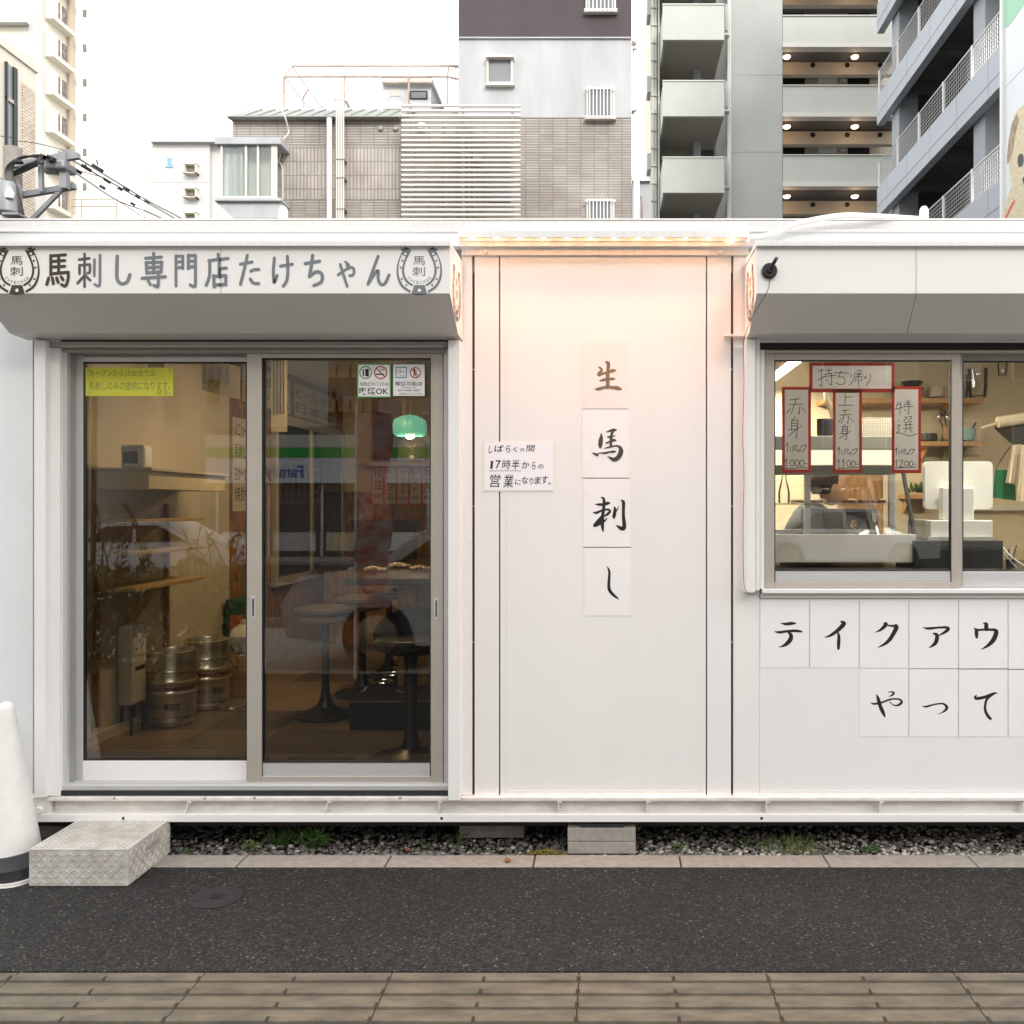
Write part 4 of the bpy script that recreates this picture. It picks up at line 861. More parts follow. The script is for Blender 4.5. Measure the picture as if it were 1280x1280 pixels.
MB().box(-2.46,-2.34,4.53,4.62,1.684,1.80).build('body', M['white_pl'], mw, bevel=.012); MB().box(-2.445,-2.37,4.524,4.53,1.705,1.765).build('window', M['black'], mw, bevel=.004); MB().box(-2.44,-2.37,4.51,4.52,1.78,1.786).build('handle', M['silver'], mw)
fr = thing('drinks_cooler', 'low cream cooler box standing left of the kegs', 'cooler', (-2.46,4.7,.30))
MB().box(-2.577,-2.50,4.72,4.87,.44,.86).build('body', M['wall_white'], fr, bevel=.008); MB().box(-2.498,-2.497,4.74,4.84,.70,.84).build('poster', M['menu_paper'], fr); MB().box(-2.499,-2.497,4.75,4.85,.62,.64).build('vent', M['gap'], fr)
for x, y in ((-2.57,4.73),(-2.52,4.73),(-2.57,4.85),(-2.52,4.85)): MB().box(x,x+.012,y,y+.012,FZ,.44).build('leg', M['blackmetal'], fr)
g = MB(); write(g, 'ビール', 0,0,10,30, lambda x,y,l=0: (-2.496, 4.75+x*.008, .83-y*.0035)); g.build('lettering', M['pen'], fr)
# steel kegs
def keg():
    o = thing('beer_keg', 'front steel beer keg with dark red band on the shop floor', 'keg', (0,0,0), 'steel beer kegs by the left wall')
    r = .13
    prof = [(.105,.0),(.118,.004),(.122,.03),(.112,.045),(.126,.055),(.128,.12),(.129,.165),(.136,.175),(.137,.185),(.129,.196),(.128,.225),(.136,.235),(.137,.245),(.129,.256),(.126,.30),(.130,.305),(.127,.312),(.124,.35),(.126,.385),(.124,.405),(.119,.408),(.116,.40),(.114,.37),(.02,.362),(.02,.372),(.0,.372)]
    MB().lathe(prof, (0,0,0), 40).build('shell', M['steel'], o, smooth=True)
    MB().lathe([(.1302,.200),(.1302,.221)], (0,0,0), 40).build('band', M['kegband'], o)
    MB().lathe([(.028,.372),(.028,.388),(.018,.392),(0,.392)], (0,0,0), 20).build('valve', M['chrome'], o, smooth=True)
    g = MB()
    cyl = lambda R0, z0: (lambda x,y,l=0: ((R0)*math.sin(x/R0), -(R0)*math.cos(x/R0), z0-y))
    write(g, 'サントリー樽詰生', -.125,-.019,.105,.019, cyl(.1297,.115), bold=.1); g.build('lettering', M['ink'], o)
    g = MB(); write(g, '生ビール樽 10L', -.09,-.006,.07,.006, cyl(.1306,.210)); g.build('band_lettering', M['wall_in'], o)
    return o
kg = keg(); kg.location = (-2.43,5.0,FZ+.0005); dup(kg, (-2.41,5.40,FZ+.0005), 'rear steel beer keg half hidden behind the front one', .5)
jg = thing('white_jug', 'round cream jug lying behind the kegs', 'jug', (-2.33,5.75,FZ+.2)); MB().lathe([(.001,-.09),(.05,-.08),(.085,-.03),(.09,.02),(.06,.07),(.025,.09),(.02,.12),(.001,.12)], (-2.33,5.75,FZ+.36), 20).build('body', M['wall_white'], jg, smooth=True)
MB().box(-2.44,-2.24,5.66,5.86,FZ,FZ+.265).build('stand', M['wood_edge'], jg, bevel=.004)
gc = thing('green_crate', 'dark green crate with an orange card, right of the kegs', 'crate', (-2.32,6.1,FZ))
gm = mat('dark_green_plastic', (.012,.075,.035), .5); 
MB().box(-2.56,-2.42,6.0,6.3,FZ,.86).build('body', gm, gc, bevel=.01)
for z_ in (.42,.56,.70): MB().box(-2.565,-2.415,5.99,6.31,z_,z_+.018).build('rib', gm, gc)
MB().box(-2.52,-2.43,5.985,5.99,.60,.76).build('card', mat('orange_card', (.45,.13,.04), .6), gc)
tag(MB().tube([(-2.33,5.35,.33),(-2.28,5.30,.30),(-2.2,5.28,.295),(-2.08,5.42,.30)], .009, 8).build('bent_pipe', M['chrome'], smooth=True), 'short bent chrome pipe on the floor by the kegs', 'pipe')
# side window in the rear left wall, and papers over it
wn = thing('side_window', 'side window with blinds in the chipboard wall beyond the door', 'window', (-2.57,7.7,.9))
MB().box(-2.584,-2.574,6.92,8.62,.9,2.13).build('backing', mat('dim_outside_board', (.20,.22,.19), .8), wn)
for y0,y1,z0,z1 in ((6.88,6.94,.86,2.2),(8.6,8.66,.86,2.2),(7.7,7.76,.9,2.16),(6.94,8.6,2.13,2.2),(6.94,8.6,.86,.93)): MB().box(-2.582,-2.54,y0,y1,z0,z1).build('frame', M['champagne'], wn, bevel=.003)
for k in range(26): MB().box(-2.572,-2.556,6.96,7.66,1.0+.043*k,1.004+.043*k+.012).build('blind_slat', M['menu_paper'], wn)
MB().box(-2.553,-2.549,6.94,8.6,.93,2.13).build('glass', M['glass_in'], wn)
def paper(x0,y0,z0,y1,z1,txt,label,x=None):
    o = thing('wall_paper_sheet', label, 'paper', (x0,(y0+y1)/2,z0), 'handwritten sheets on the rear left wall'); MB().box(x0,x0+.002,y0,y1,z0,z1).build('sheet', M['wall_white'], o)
    g = MB()
    for i, t in enumerate(txt): 
        h = (z1-z0)*.8/len(txt); write(g, t, 0,0,1,1, lambda u,v,l=0: (x0+.0025, y0+.03+(y1-y0-.06)*u, z1-.03-h*i*1.15-h*.8*v))
    g.build('handwriting', M['pen'], o)
paper(-2.584,6.35,2.23,7.3,2.5,['本日のおすすめ','馬レバー 桜納豆'],'long handwritten sheet above the side window')
paper(-2.584,7.4,2.23,8.5,2.5,['ビール 焼酎','日本酒'],'second handwritten sheet above the side window')
paper(-2.584,6.18,1.45,6.45,2.1,['メニュー','馬刺し','生ビール','焼酎'],'tall handwritten sheet on the chipboard wall behind the centre stile')
# hanging notices under the ceiling
for i,(x,y,z_,w_,h_,rot,lab) in enumerate(((-2.35,5.2,2.16,.2,.19,.25,'tilted cream notice hanging from the ceiling'),(-2.56,5.0,2.12,.09,.17,0,'small cream notice hanging near the left wall'),(-2.10,5.6,1.95,.10,.55,0,'long cream paper strip hanging from the ceiling'))):
    o = thing('hanging_notice', lab, 'notice', (x,y,z_), 'cream papers hanging from the ceiling')
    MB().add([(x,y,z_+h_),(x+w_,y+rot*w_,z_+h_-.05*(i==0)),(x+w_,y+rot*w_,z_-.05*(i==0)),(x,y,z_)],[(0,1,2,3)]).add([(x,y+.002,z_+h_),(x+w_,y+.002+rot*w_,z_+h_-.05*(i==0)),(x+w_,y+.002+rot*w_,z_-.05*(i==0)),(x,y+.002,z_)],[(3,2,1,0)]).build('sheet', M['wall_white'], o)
    g = MB()
    for k in range(4): g.tube([(x+.02+w_*.2*k,y-.004+rot*w_*.2*k,z_+h_*.85-.02),(x+.02+w_*.2*k,y-.004+rot*w_*.2*k,z_+h_*.2)], .003, 4)
    g.build('handwriting', M['pen'], o)
    MB().tube([(x+w_/2,y,z_+h_),(x+w_/2,y,CZ)], .0015, 4).build('thread', M['wall_white'], o)
# counter and plinth with rings
ct = thing('bar_counter', 'chipboard bar counter with dark top, right side of the left room', 'counter', (-1.0,6.5,FZ))
MB().box(-1.24,-.55,5.30,5.34,FZ,1.028).build('end_panel', M['osb'], ct); MB().box(-1.24,-1.20,5.341,8.2,FZ,1.028).build('side_panel', M['osb'], ct)
MB().box(-1.52,-.50,5.18,8.3,1.03,1.07).build('counter_top', M['counter'], ct, bevel=.006)
MB().box(-1.40,-.5,4.86,5.295,FZ,.43).build('foot_plinth', M['blackmetal'], ct, bevel=.004); MB().box(-1.40,-1.245,5.296,8.1,FZ,.43).build('foot_plinth', M['blackmetal'], ct, bevel=.004)
for k,(x,y) in enumerate([(-1.32,5.28+.24*i) for i in range(8)]+[(-1.12,5.03),(-.9,5.03)]):
    g = MB(); g.tube([(x+.055*math.cos(t_),y+.055*math.sin(t_),.437+.02*(k>=0)) for t_ in [i*math.pi/6 for i in range(13)]], .008, 8); g.build('chrome_ring', M['chrome'], ct, smooth=True)
for i,(x,y) in enumerate(((-1.46,5.62),(-1.38,5.95),(-1.19,5.7),(-1.05,5.75))):
    g = MB()
    for k in range(6): g.ico((x+.022*k-.05, y, 1.093+.004*math.sin(k)), .024-.002*abs(k-2), (1.2,.9,.8), k, .15)
    tag(g.build('seashell', M['wall_white'], smooth=True), ('leftmost','second','third','rightmost')[i]+' pale seashell lying on the dark counter top', 'shell', 'seashells on the counter')
bp_ = thing('dark_monitor', 'dark flat monitor standing on the far counter', 'monitor', (-1.9,7.9,1.0)); MB().box(-2.25,-1.68,7.86,7.90,1.02,1.36).build('screen', M['black'], bp_, bevel=.006); MB().box(-2.06,-1.88,7.84,7.96,.985,1.02).build('foot', M['black'], bp_, bevel=.004)
bk = thing('back_counter', 'chipboard counter along the rear wall', 'counter', (-1.9,8.2,FZ)); MB().box(-2.5,-1.55,7.8,8.4,.95,.984).build('top', M['counter'], bk); MB().box(-2.48,-1.57,7.84,8.38,FZ,.949).build('base', M['osb'], bk)
# bar stools
def stool():
    o = thing('bar_stool', 'nearest bar stool with brown round seat before the counter', 'bar stool', (0,0,0), 'brown bar stools along the counter')
    MB().lathe([(.001,.54),(.10,.54),(.155,.555),(.160,.585),(.001,.59)], n=32).build('seat_base', M['wood_edge'], o, smooth=True)
    MB().lathe([(.158,.586),(.172,.592),(.176,.607),(.170,.622),(.12,.632),(.001,.634)], n=32).build('seat', M['leather'], o, smooth=True)
    MB().lathe([(.168,.02),(.170,.0),(.172,.006),(.165,.016),(.10,.03),(.05,.06),(.028,.11),(.022,.18),(.022,.54)][1:], n=32).build('pedestal', M['blackmetal'], o, smooth=True)
    return o
s0 = stool(); s0.location = (-1.625,5.17,FZ+.001)
dup(s0, (-1.575,5.76,FZ+.001), 'middle bar stool with brown round seat before the counter'); dup(s0, (-1.56,6.4,FZ+.001), 'farthest bar stool with brown round seat before the counter')
bs = thing('black_stool', 'black low back bar stool at the right edge of the door glass', 'bar stool', (-.95,4.33,FZ))
b = MB(); n = 16
for (r1,r2,z0,z1) in ((.15,.17,.55,.60),):
    pass
MB().lathe([(.001,.50),(.12,.505),(.17,.53),(.175,.56),(.16,.575),(.001,.57)], (-.95,4.33,FZ), 28).build('seat', M['black'], bs, smooth=True)
g = MB(); 
vs = []; fs = []
for i in range(13):
    a = R(-10+200*i/12); h = .60+.10*math.sin(R(180*i/12))
    for r_, z_ in ((.172,.545),(.182,h),(.172,h+.006),(.160,.55)): vs.append((-.95+r_*math.cos(a), 4.33+r_*math.sin(a), FZ+z_))
for i in range(12):
    for k in range(4): fs.append((i*4+k, i*4+(k+1)%4, (i+1)*4+(k+1)%4, (i+1)*4+k))
g.add(vs, fs).build('low_back', M['black'], bs, smooth=True)
MB().lathe([(.19,.0),(.19,.008),(.12,.02),(.05,.05),(.032,.10),(.032,.50)], (-.95,4.33,FZ), 28).build('pedestal', M['blackmetal'], bs, smooth=True)
# back wall: shelf, cooker, monitor, menus, green lamp
sf = thing('rear_shelf', 'timber shelf high on the rear wall under the cooker', 'shelf', (-2,8.6,1.85)); MB().box(-2.35,-1.5,8.5,8.76,1.86,1.90).build('board', M['shelf'], sf, bevel=.003)
rc = thing('rice_cooker', 'cream round cooker on the rear shelf under the green lamp', 'cooker', (-1.88,8.6,1.9)); MB().lathe([(.11,.0),(.135,.01),(.14,.10),(.14,.17),(.12,.20),(.001,.21)], (-1.88,8.62,1.902), 28).build('body', M['wall_in'], rc, smooth=True); MB().lathe([(.15,.0),(.15,.03),(.14,.034)], (-1.88,8.62,1.93), 28).build('rim', M['silver'], rc, smooth=True)
tag(MB().box(-2.26,-2.0,8.62,8.74,1.905,2.5).build('dark_speaker', M['darkcl'], bevel=.02), 'tall dark fabric box on the rear shelf left of the cooker', 'speaker')
def rmenu(a,b,c,d,txt,label,vert=True):
    o = card('rear_menu', (a,b,c,d), 8.755, .001, M['red'], label, 'menu', 'red bordered snack menus on the rear wall'); g = MB(); mp = planeY(8.7545)
    g.add([mp(x,y) for x,y in ((a+1.2,b+1),(c-1.2,b+1),(c-1.2,d-1.5),(a+1.2,d-1.5))],[(0,1,2,3)]); g.build('white_field', M['menu_paper'], o)
    g = MB(); mp = planeY(8.754)
    if vert:
        n = len(txt)
        for i, ch in enumerate(txt): 
            yy = b+3+(d-b-6)*i/n; write(g, ch, a+2.6, yy, c-2.6, yy+(d-b-6)/n*.82, mp, keep=True)
    else: write(g, txt, a+3, b+2.5, c-3, d-3, mp)
    g.build('handwriting', M['pen'], o)
rmenu(487,566.5,533,580.5,'おつまみ','snack menu heading above the five strips on the rear wall', False)
for k,(t_,pr) in enumerate(((['枝','豆','300'],0),(['冷','や','っ','こ','300'],0),(['き','ゅ','う','り','300'],0),(['ト','マ','ト','400'],0),(['板','わ','さ','400'],0))):
    rmenu(464.5+15.7*k,584,480+15.7*k,631,t_,('leftmost','second','middle','fourth','rightmost')[k]+' snack menu strip of five on the rear wall')
pl = thing('pendant_lamp', 'small lit green scalloped pendant lamp hanging in the rear of the room', 'lamp', (-1.5,6.8,2.0))
g = MB(); n = 48; vs = []; prf = ((.095,2.015),(.118,2.03),(.122,2.08),(.112,2.12),(.06,2.165),(.012,2.175))
for i,(r_,z_) in enumerate(prf):
    for k in range(n):
        a = 2*math.pi*k/n; u = r_*(1+.05*abs(math.sin(a*4))); vs.append((-1.5+u*math.cos(a), 6.8+u*math.sin(a), z_+(.018*abs(math.sin(a*4)) if i in (2,3) else 0)))
g.add(vs, [(i*n+k, i*n+(k+1)%n, (i+1)*n+(k+1)%n, (i+1)*n+k) for i in range(len(prf)-1) for k in range(n)]).build('shade', M['lampg'], pl, smooth=True)
MB().lathe([(.001,-.03),(.03,-.02),(.036,.01),(.015,.04)], (-1.5,6.8,2.02), 16).build('bulb', M['lampw'], pl, smooth=True); MB().tube([(-1.5,6.8,2.17),(-1.46,6.8,CZ)], .003, 6).build('cord', M['wall_in'], pl)
def plight(x,y,z_,e,c,r=.05):
    d = bpy.data.lights.new('lamp', 'POINT'); d.energy = e; d.color = c; d.shadow_soft_size = r; o = bpy.data.objects.new('lamp_light', d); col.objects.link(o); o.location = (x,y,z_)
plight(-1.5,6.8,1.97,9,(1,.72,.40))
# room tube seen as a long pale bar
tb = thing('ceiling_tube_light', 'warm fluorescent tube light under the ceiling of the left room', 'light', (-1.6,5.4,CZ)); MB().box(-1.64,-1.56,4.9,6.0,CZ-.035,CZ).build('housing', M['white_pl'], tb); MB().tube([(-1.6,4.95,CZ-.05),(-1.6,5.95,CZ-.05)], .013, 10).build('tube', mat('room_tube', (1,1,1), .3, em=(1,.85,.6), es=2), tb)
rd = bpy.data.lights.new('room_tube_area', 'AREA'); rd.shape = 'RECTANGLE'; rd.size = .05; rd.size_y = 1.0; rd.energy = 10; rd.color = (1,.66,.32); ro_ = bpy.data.objects.new('room_tube_light', rd); col.objects.link(ro_); ro_.location = (-1.6,5.4,CZ-.075)

# --- kitchen
KY = 6.5
tl = thing('kitchen_tube_light', 'bright fluorescent tube light high in the kitchen, upper left of the window', 'light', (1.12,5.8,2.35))
MB().box(1.10,1.145,5.15,6.35,2.372,2.40).build('housing', M['white_pl'], tl, bevel=.004); MB().tube([(1.12,5.2,2.345),(1.12,6.3,2.345)], .019, 10).build('tube', M['tube'], tl); MB().tube([(1.12,5.75,2.40),(1.12,5.75,CZ)], .006, 6).build('hanger', M['white_pl'], tl)
ad = bpy.data.lights.new('tube_area', 'AREA'); ad.shape = 'RECTANGLE'; ad.size = .04; ad.size_y = 1.1; ad.energy = 34; ad.color = (1,.88,.66); ao = bpy.data.objects.new('tube_area_light', ad); col.objects.link(ao); ao.location = (1.12,5.75,2.32)
t2 = thing('added_front_tube_fill', 'added fill light shaped as a tube on the kitchen ceiling, out of view', 'light', (2.1,4.3,CZ))  # added lamp, hidden from view, to brighten the register and window papers
MB().box(1.3,2.9,4.26,4.36,CZ-.035,CZ-.001).build('housing', M['white_pl'], t2); MB().tube([(1.35,4.31,CZ-.055),(2.85,4.31,CZ-.055)], .014, 10).build('tube', M['tube'], t2)  # housing and tube of the added fill light, out of view
a2 = bpy.data.lights.new('added_fill_area', 'AREA'); a2.shape = 'RECTANGLE'; a2.size = 1.5; a2.size_y = .04; a2.energy = 22; a2.color = (1,.90,.72); o2 = bpy.data.objects.new('added_fill_light', a2); col.objects.link(o2); o2.location = (2.1,4.31,CZ-.08)
def shelf(px0,px1,py,label,Y=6.27):
    o = thing('wall_shelf', label, 'shelf', P((px0+px1)/2,py,Y), 'timber shelves on the kitchen wall')
    MB().box(X_(px0,Y),X_(px1,Y),Y,KY-.001,Z_(py+6,Y),Z_(py,Y)).build('board', M['shelf'], o, bevel=.003)
    for f in (.15,.8):
        x = X_(px0+(px1-px0)*f,Y); MB().prism([(KY-.003,Z_(py+6,Y)),(KY-.003,Z_(py+6,Y)-.10),(KY-.02,Z_(py+6,Y)-.10),(KY-.16,Z_(py+6,Y)-.005),(KY-.16,Z_(py+6,Y))],'x',x,x+.015).build('bracket', M['shelf'], o)
shelf(1030,1230,497.5,'upper timber shelf with glass jugs behind the takeaway window'); shelf(1152,1230,551.5,'middle timber shelf with utensils and green bowl'); shelf(1136,1172,617.5,'lowest short timber shelf left of the white monitor')
def pot(name, px, pyb, w_, h_, m, label, cat_, prof=None, Y=6.38, n=24, grp=None, parts=()):
    s_ = Y/FPX; o = thing(name, label, cat_, P(px,pyb,Y), grp); r = w_*s_/2; h = h_*s_
    pr = prof or [(.8,0),(1,.1),(1,1),(.92,1),(.9,.15),(0,.12)]
    MB().lathe([(r*a,h*b) for a,b in pr], P(px,pyb,Y), n).build('body', M[m] if isinstance(m,str) else m, o, smooth=True)
    return o, P(px,pyb,Y), r, h
gl = M['glass_in']; GJ = [(.75,0),(.85,.03),(.95,.4),(1,.97),(1.02,1),(.96,1),(.9,.4),(.78,.06),(0,.05)]
pot('glass_jug', 1222, 497.3, 24, 36, gl, 'tall clear glass jug at the right end of the upper shelf', 'jug', GJ); pot('glass_jug', 1203, 497.3, 14, 28, gl, 'narrow clear glass beside the jug on the upper shelf', 'glass', GJ, Y=6.42); pot('glass_jug', 1253, 470, 12, 24, gl, 'clear glass hanging to the right of the upper shelf', 'glass', GJ)
pot('measuring_cup', 1170, 497.3, 20, 13, 'wall_white', 'cream measuring cup on the upper shelf', 'cup')
pot('black_bowl', 1136, 497.3, 34, 12, 'black', 'wide black bowl on the upper shelf', 'bowl', [(.4,0),(.6,.05),(1,.9),(1,1),(.9,.95),(0,.3)]); pot('black_bowl', 1140, 487, 26, 10, 'black', 'smaller black bowl stacked on the wide one', 'bowl', [(.4,0),(.6,.05),(1,.9),(1,1),(.9,.95),(0,.3)], Y=6.40)
pot('black_pan', 1160, 551.3, 22, 9, 'black', 'low black pan on the middle shelf', 'pan')
ut = pot('utensil_jar', 1184, 551.3, 13, 18, 'wood_edge', 'jar of ladles and spatulas on the middle shelf', 'jar')
for k in range(6):
    c = ut[1]; a = -.5+.2*k; top = (c[0]+a*.12, c[1]+.01*k, c[2]+.17+.02*(k%3)); MB().tube([(c[0],c[1],c[2]+.03), top], .004, 6).build('utensil_handle', M['steel' if k%2 else 'black'], ut[0]); MB().ico(top, .019, (1,.4,1.2)).build('utensil_head', M['black' if k%3 else 'chrome'], ut[0], smooth=True)
gb = pot('green_bowl', 1210, 551.3, 19, 16, 'celadon', 'pale green patterned bowl with spoon at the right of the middle shelf', 'bowl', [(.55,0),(.8,.08),(1,.5),(.97,1),(.9,1),(.85,.4),(0,.15)])
MB().tube([(gb[1][0]+.02,6.38,gb[1][2]+.07),(gb[1][0]+.055,6.38,gb[1][2]+.13)], .006, 6).build('spoon', M['black'], gb[0])
pot('black_pot', 1031, 545, 20, 21, 'black', 'small black pot on top of the display case', 'pot', [(.9,0),(1,.1),(1,1),(.9,1),(.88,.2),(0,.15)], Y=4.75)
ro = thing('rolled_paper', 'twisted foil bag hanging above the black pot', 'bag', P(1036,500,5.2)); MB().tube([P(1032,488,5.2),P(1034,500,5.2),P(1040,512,5.2),P(1044,522,5.2)], [.012,.028], 8).build('bag', M['wall_white'], ro, smooth=True)
# white wire basket
wb = thing('wire_basket', 'white wire basket on the display case between two menu strips', 'basket', P(1096,547,4.78)); x0,x1,z0,z1 = X_(1072,4.78),X_(1117,4.78),Z_(546,4.78),Z_(522,4.78)
g = MB()
for i in range(16): g.box(x0+(x1-x0)*i/15-.0008, x0+(x1-x0)*i/15+.0008, 4.78,4.782, z0,z1)
for i in range(9): g.box(x0,x1,4.7785,4.78, z0+(z1-z0)*i/8-.0008, z0+(z1-z0)*i/8+.0008)
g.build('wire_grid', M['white_pl'], wb); MB().box(x0,x1,4.80,4.90,z0,z1-.004).build('inner_tray', M['wall_white'], wb)
# refrigerated display case
dc = thing('display_case', 'refrigerated glass display case with meat packs behind the takeaway window', 'display case', (1.1,4.6,1.2))
x0, x1 = .55, X_(1145,4.4)
MB().box(x0,x1,4.40,4.42,Z_(703,4.4),Z_(668,4.4)).build('front_panel', M['white_pl'], dc, bevel=.002); MB().box(x0,x1-.002,4.421,4.93,Z_(703,4.4),Z_(668,4.4)-.05).build('tray_base', M['silver'], dc)
MB().add([(x0,4.405,1.352),(x1-.012,4.405,1.352),(x1-.035,4.56,1.775),(x0,4.56,1.775),(x0,4.409,1.352),(x1-.012,4.409,1.352),(x1-.035,4.564,1.775),(x0,4.564,1.775)],[(0,1,2,3),(7,6,5,4)]).build('front_glass', M['glass_in'], dc)
MB().box(x0,x1-.03,4.555,4.93,1.777,Z_(545,4.55)).build('hood', M['dalu'], dc, bevel=.004); MB().box(x0,x1-.04,4.90,4.93,1.74,1.776).build('rear_frame', M['dalu'], dc); MB().box(x0,x1-.04,4.90,4.93,1.30,1.36).build('rear_frame', M['dalu'], dc); MB().box(x0,x1-.045,4.576,4.60,1.648,1.698).build('light_cover', M['dalu'], dc, bevel=.003); MB().box(X_(1003,4.9),X_(1100,4.9),4.935,4.945,1.30,1.475).build('rear_lower_panel', M['darkcl'], dc)
MB().box(X_(1047,6.0),X_(1104,6.0),6.0,6.02,FZ,1.85).build('kitchen_divider', M['osb'], shop)
MB().add([(x1-.010,4.405,1.352),(x1+.004,4.405,1.352),(x1-.02,4.56,1.776),(x1-.034,4.56,1.776),(x1-.010,4.43,1.352),(x1+.004,4.43,1.352),(x1-.02,4.585,1.776),(x1-.034,4.585,1.776)],[(0,1,2,3),(4,7,6,5),(1,5,6,2),(0,3,7,4)]).build('end_edge', M['black'], dc)
MB().box(x0,x1-.05,4.60,4.88,1.497,1.503).build('glass_shelf', M['dalu'], dc)
for px in (1002,1106): MB().box(X_(px,4.7),X_(px+7,4.7),4.62,4.65,1.30,1.776).build('shelf_post', M['silver'], dc)
MB().box(x0+.01,x1-.045,4.575,4.60,1.700,1.774).build('case_lamp', M['casel'], dc, bevel=.004)
for k in range(3):
    for zz, yy in ((1.506,4.66),(1.33,4.50)):
        xx = X_(998+40*k,4.6); pk = MB().box(xx,xx+.14,yy,yy+.14,zz,zz+.014).build('meat_pack', M['meat'], dc, bevel=.003); MB().box(xx-.004,xx+.144,yy-.004,yy+.144,zz+.015,zz+.022).build('clear_lid', M['glass_in'], pk)
bo = thing('glass_bottle', 'clear glass bottle inside the display case at the left', 'bottle', P(980,662,4.6)); MB().lathe([(.028,0),(.03,.01),(.03,.06),(.012,.13),(.010,.16),(.013,.165),(.001,.166)], (X_(980,4.66),4.66,1.505), 20).build('body', M['glass_in'], bo, smooth=True); MB().lathe([(.0135,.0),(.0135,.012),(.001,.013)],(X_(980,4.66),4.66,1.672),12).build('cap', M['kegband'], bo)
sg = thing('price_sign', 'small gold figure and white price tag inside the display case', 'price tag', P(1080,660,4.5)); MB().box(X_(1090,4.5),X_(1096,4.5),4.5,4.502,Z_(652,4.5),Z_(641,4.5)).build('tag', M['paper'], sg); MB().tube([P(1096,662,4.5),P(1095,650,4.5)],.0015,5).build('stem', M['black'], sg)
g = MB()
for k in range(14): g.ico((X_(1065,4.5)+random.uniform(-.018,.018),4.5,Z_(656,4.5)+random.uniform(-.02,.02)), .006)
g.build('gold_figure', mat('gold', (.6,.4,.1), .35, m=.8), sg)
kc = thing('kitchen_counter', 'black kitchen counter under the display case', 'counter', (1.8,4.5,FZ)); MB().box(.5,3.2,4.02,5.0,1.165,1.19).build('top', M['counter'], kc); MB().box(.5,3.2,4.05,4.98,FZ,1.164).build('base', M['blackmetal'], kc)
# point of sale
ps = thing('cash_register_screen', 'white cash register screen seen from behind, split by the window stile', 'register', P(1199,650,4.5)); Y=4.5
def rrect(a,b,c,d,r,n=5): return [(x,z) for cx_,cz_,a0 in ((c-r,d-r,0),(a+r,d-r,90),(a+r,b+r,180),(c-r,b+r,270)) for x,z in [(cx_+r*math.cos(R(a0+90*k/n)), cz_+r*math.sin(R(a0+90*k/n))) for k in range(n+1)]]
MB().prism(rrect(X_(1157.5,Y),Z_(635,Y),X_(1239.5,Y),Z_(578,Y),.02), 'y', Y, Y+.03).build('screen_back', M['white_pl'], ps, bevel=.006, smooth=True)
MB().px(1178,609.5,1218,649.5,4.44,.05).build('stand', M['white_pl'], ps, bevel=.004); MB().prism(rrect(X_(1199.5,4.43),Z_(597,4.43),X_(1205,4.43),Z_(583,4.43),.008),'y',4.497,4.50).build('port_cover', M['dalu'], ps); MB().px(1199.5,624,1203,632,4.437,.003).build('cable_slot', M['dalu'], ps)
MB().px(1163,650.5,1241,671.5,4.42,.14).build('printer_base', M['white_pl'], ps, bevel=.004); MB().px(1160,672.2,1242,675.5,4.40,.16).build('foot_plate', M['silver'], ps)
dw = thing('cash_box', 'black cash drawer under the white register base', 'drawer', P(1200,712,4.36)); MB().px(1144,676,1254,713,4.36,.3).build('body', M['black'], dw, bevel=.003); MB().px(1150,680,1215,709,4.358,.002).build('drawer_front', M['blackmetal'], dw, bevel=.001); MB().px(1236,688,1240,706,4.358,.002).build('lock_strip', M['gap'], dw)
tag(MB().px(1143,649,1160,675,4.5,.1).build('steel_box', M['steel'], bevel=.002), 'small stainless box beside the register base', 'box')
pen_ = thing('pen_cup', 'black cup of pens and white cables right of the cash drawer', 'pen holder', P(1265,712,4.4)); c = P(1263,712,4.4); MB().lathe([(.02,0),(.022,.05),(.019,.05),(.018,.005)], c, 16).build('cup', M['black'], pen_)
for k in range(4): MB().tube([(c[0],c[1],c[2]+.01),(c[0]-.03+.02*k,c[1],c[2]+.09+.01*k)], .003, 5).build('pen', M['black' if k%2 else 'white_pl'], pen_)
MB().tube([P(1254,684,4.4),P(1262,694,4.38),P(1275,704,4.38),P(1290,712,4.38)], .004, 6).build('white_cable', M['white_pl'], pen_, smooth=True); MB().tube([P(1254,690,4.4),P(1264,702,4.38),P(1274,713,4.38)], .003, 6).build('white_cable', M['white_pl'], pen_, smooth=True)
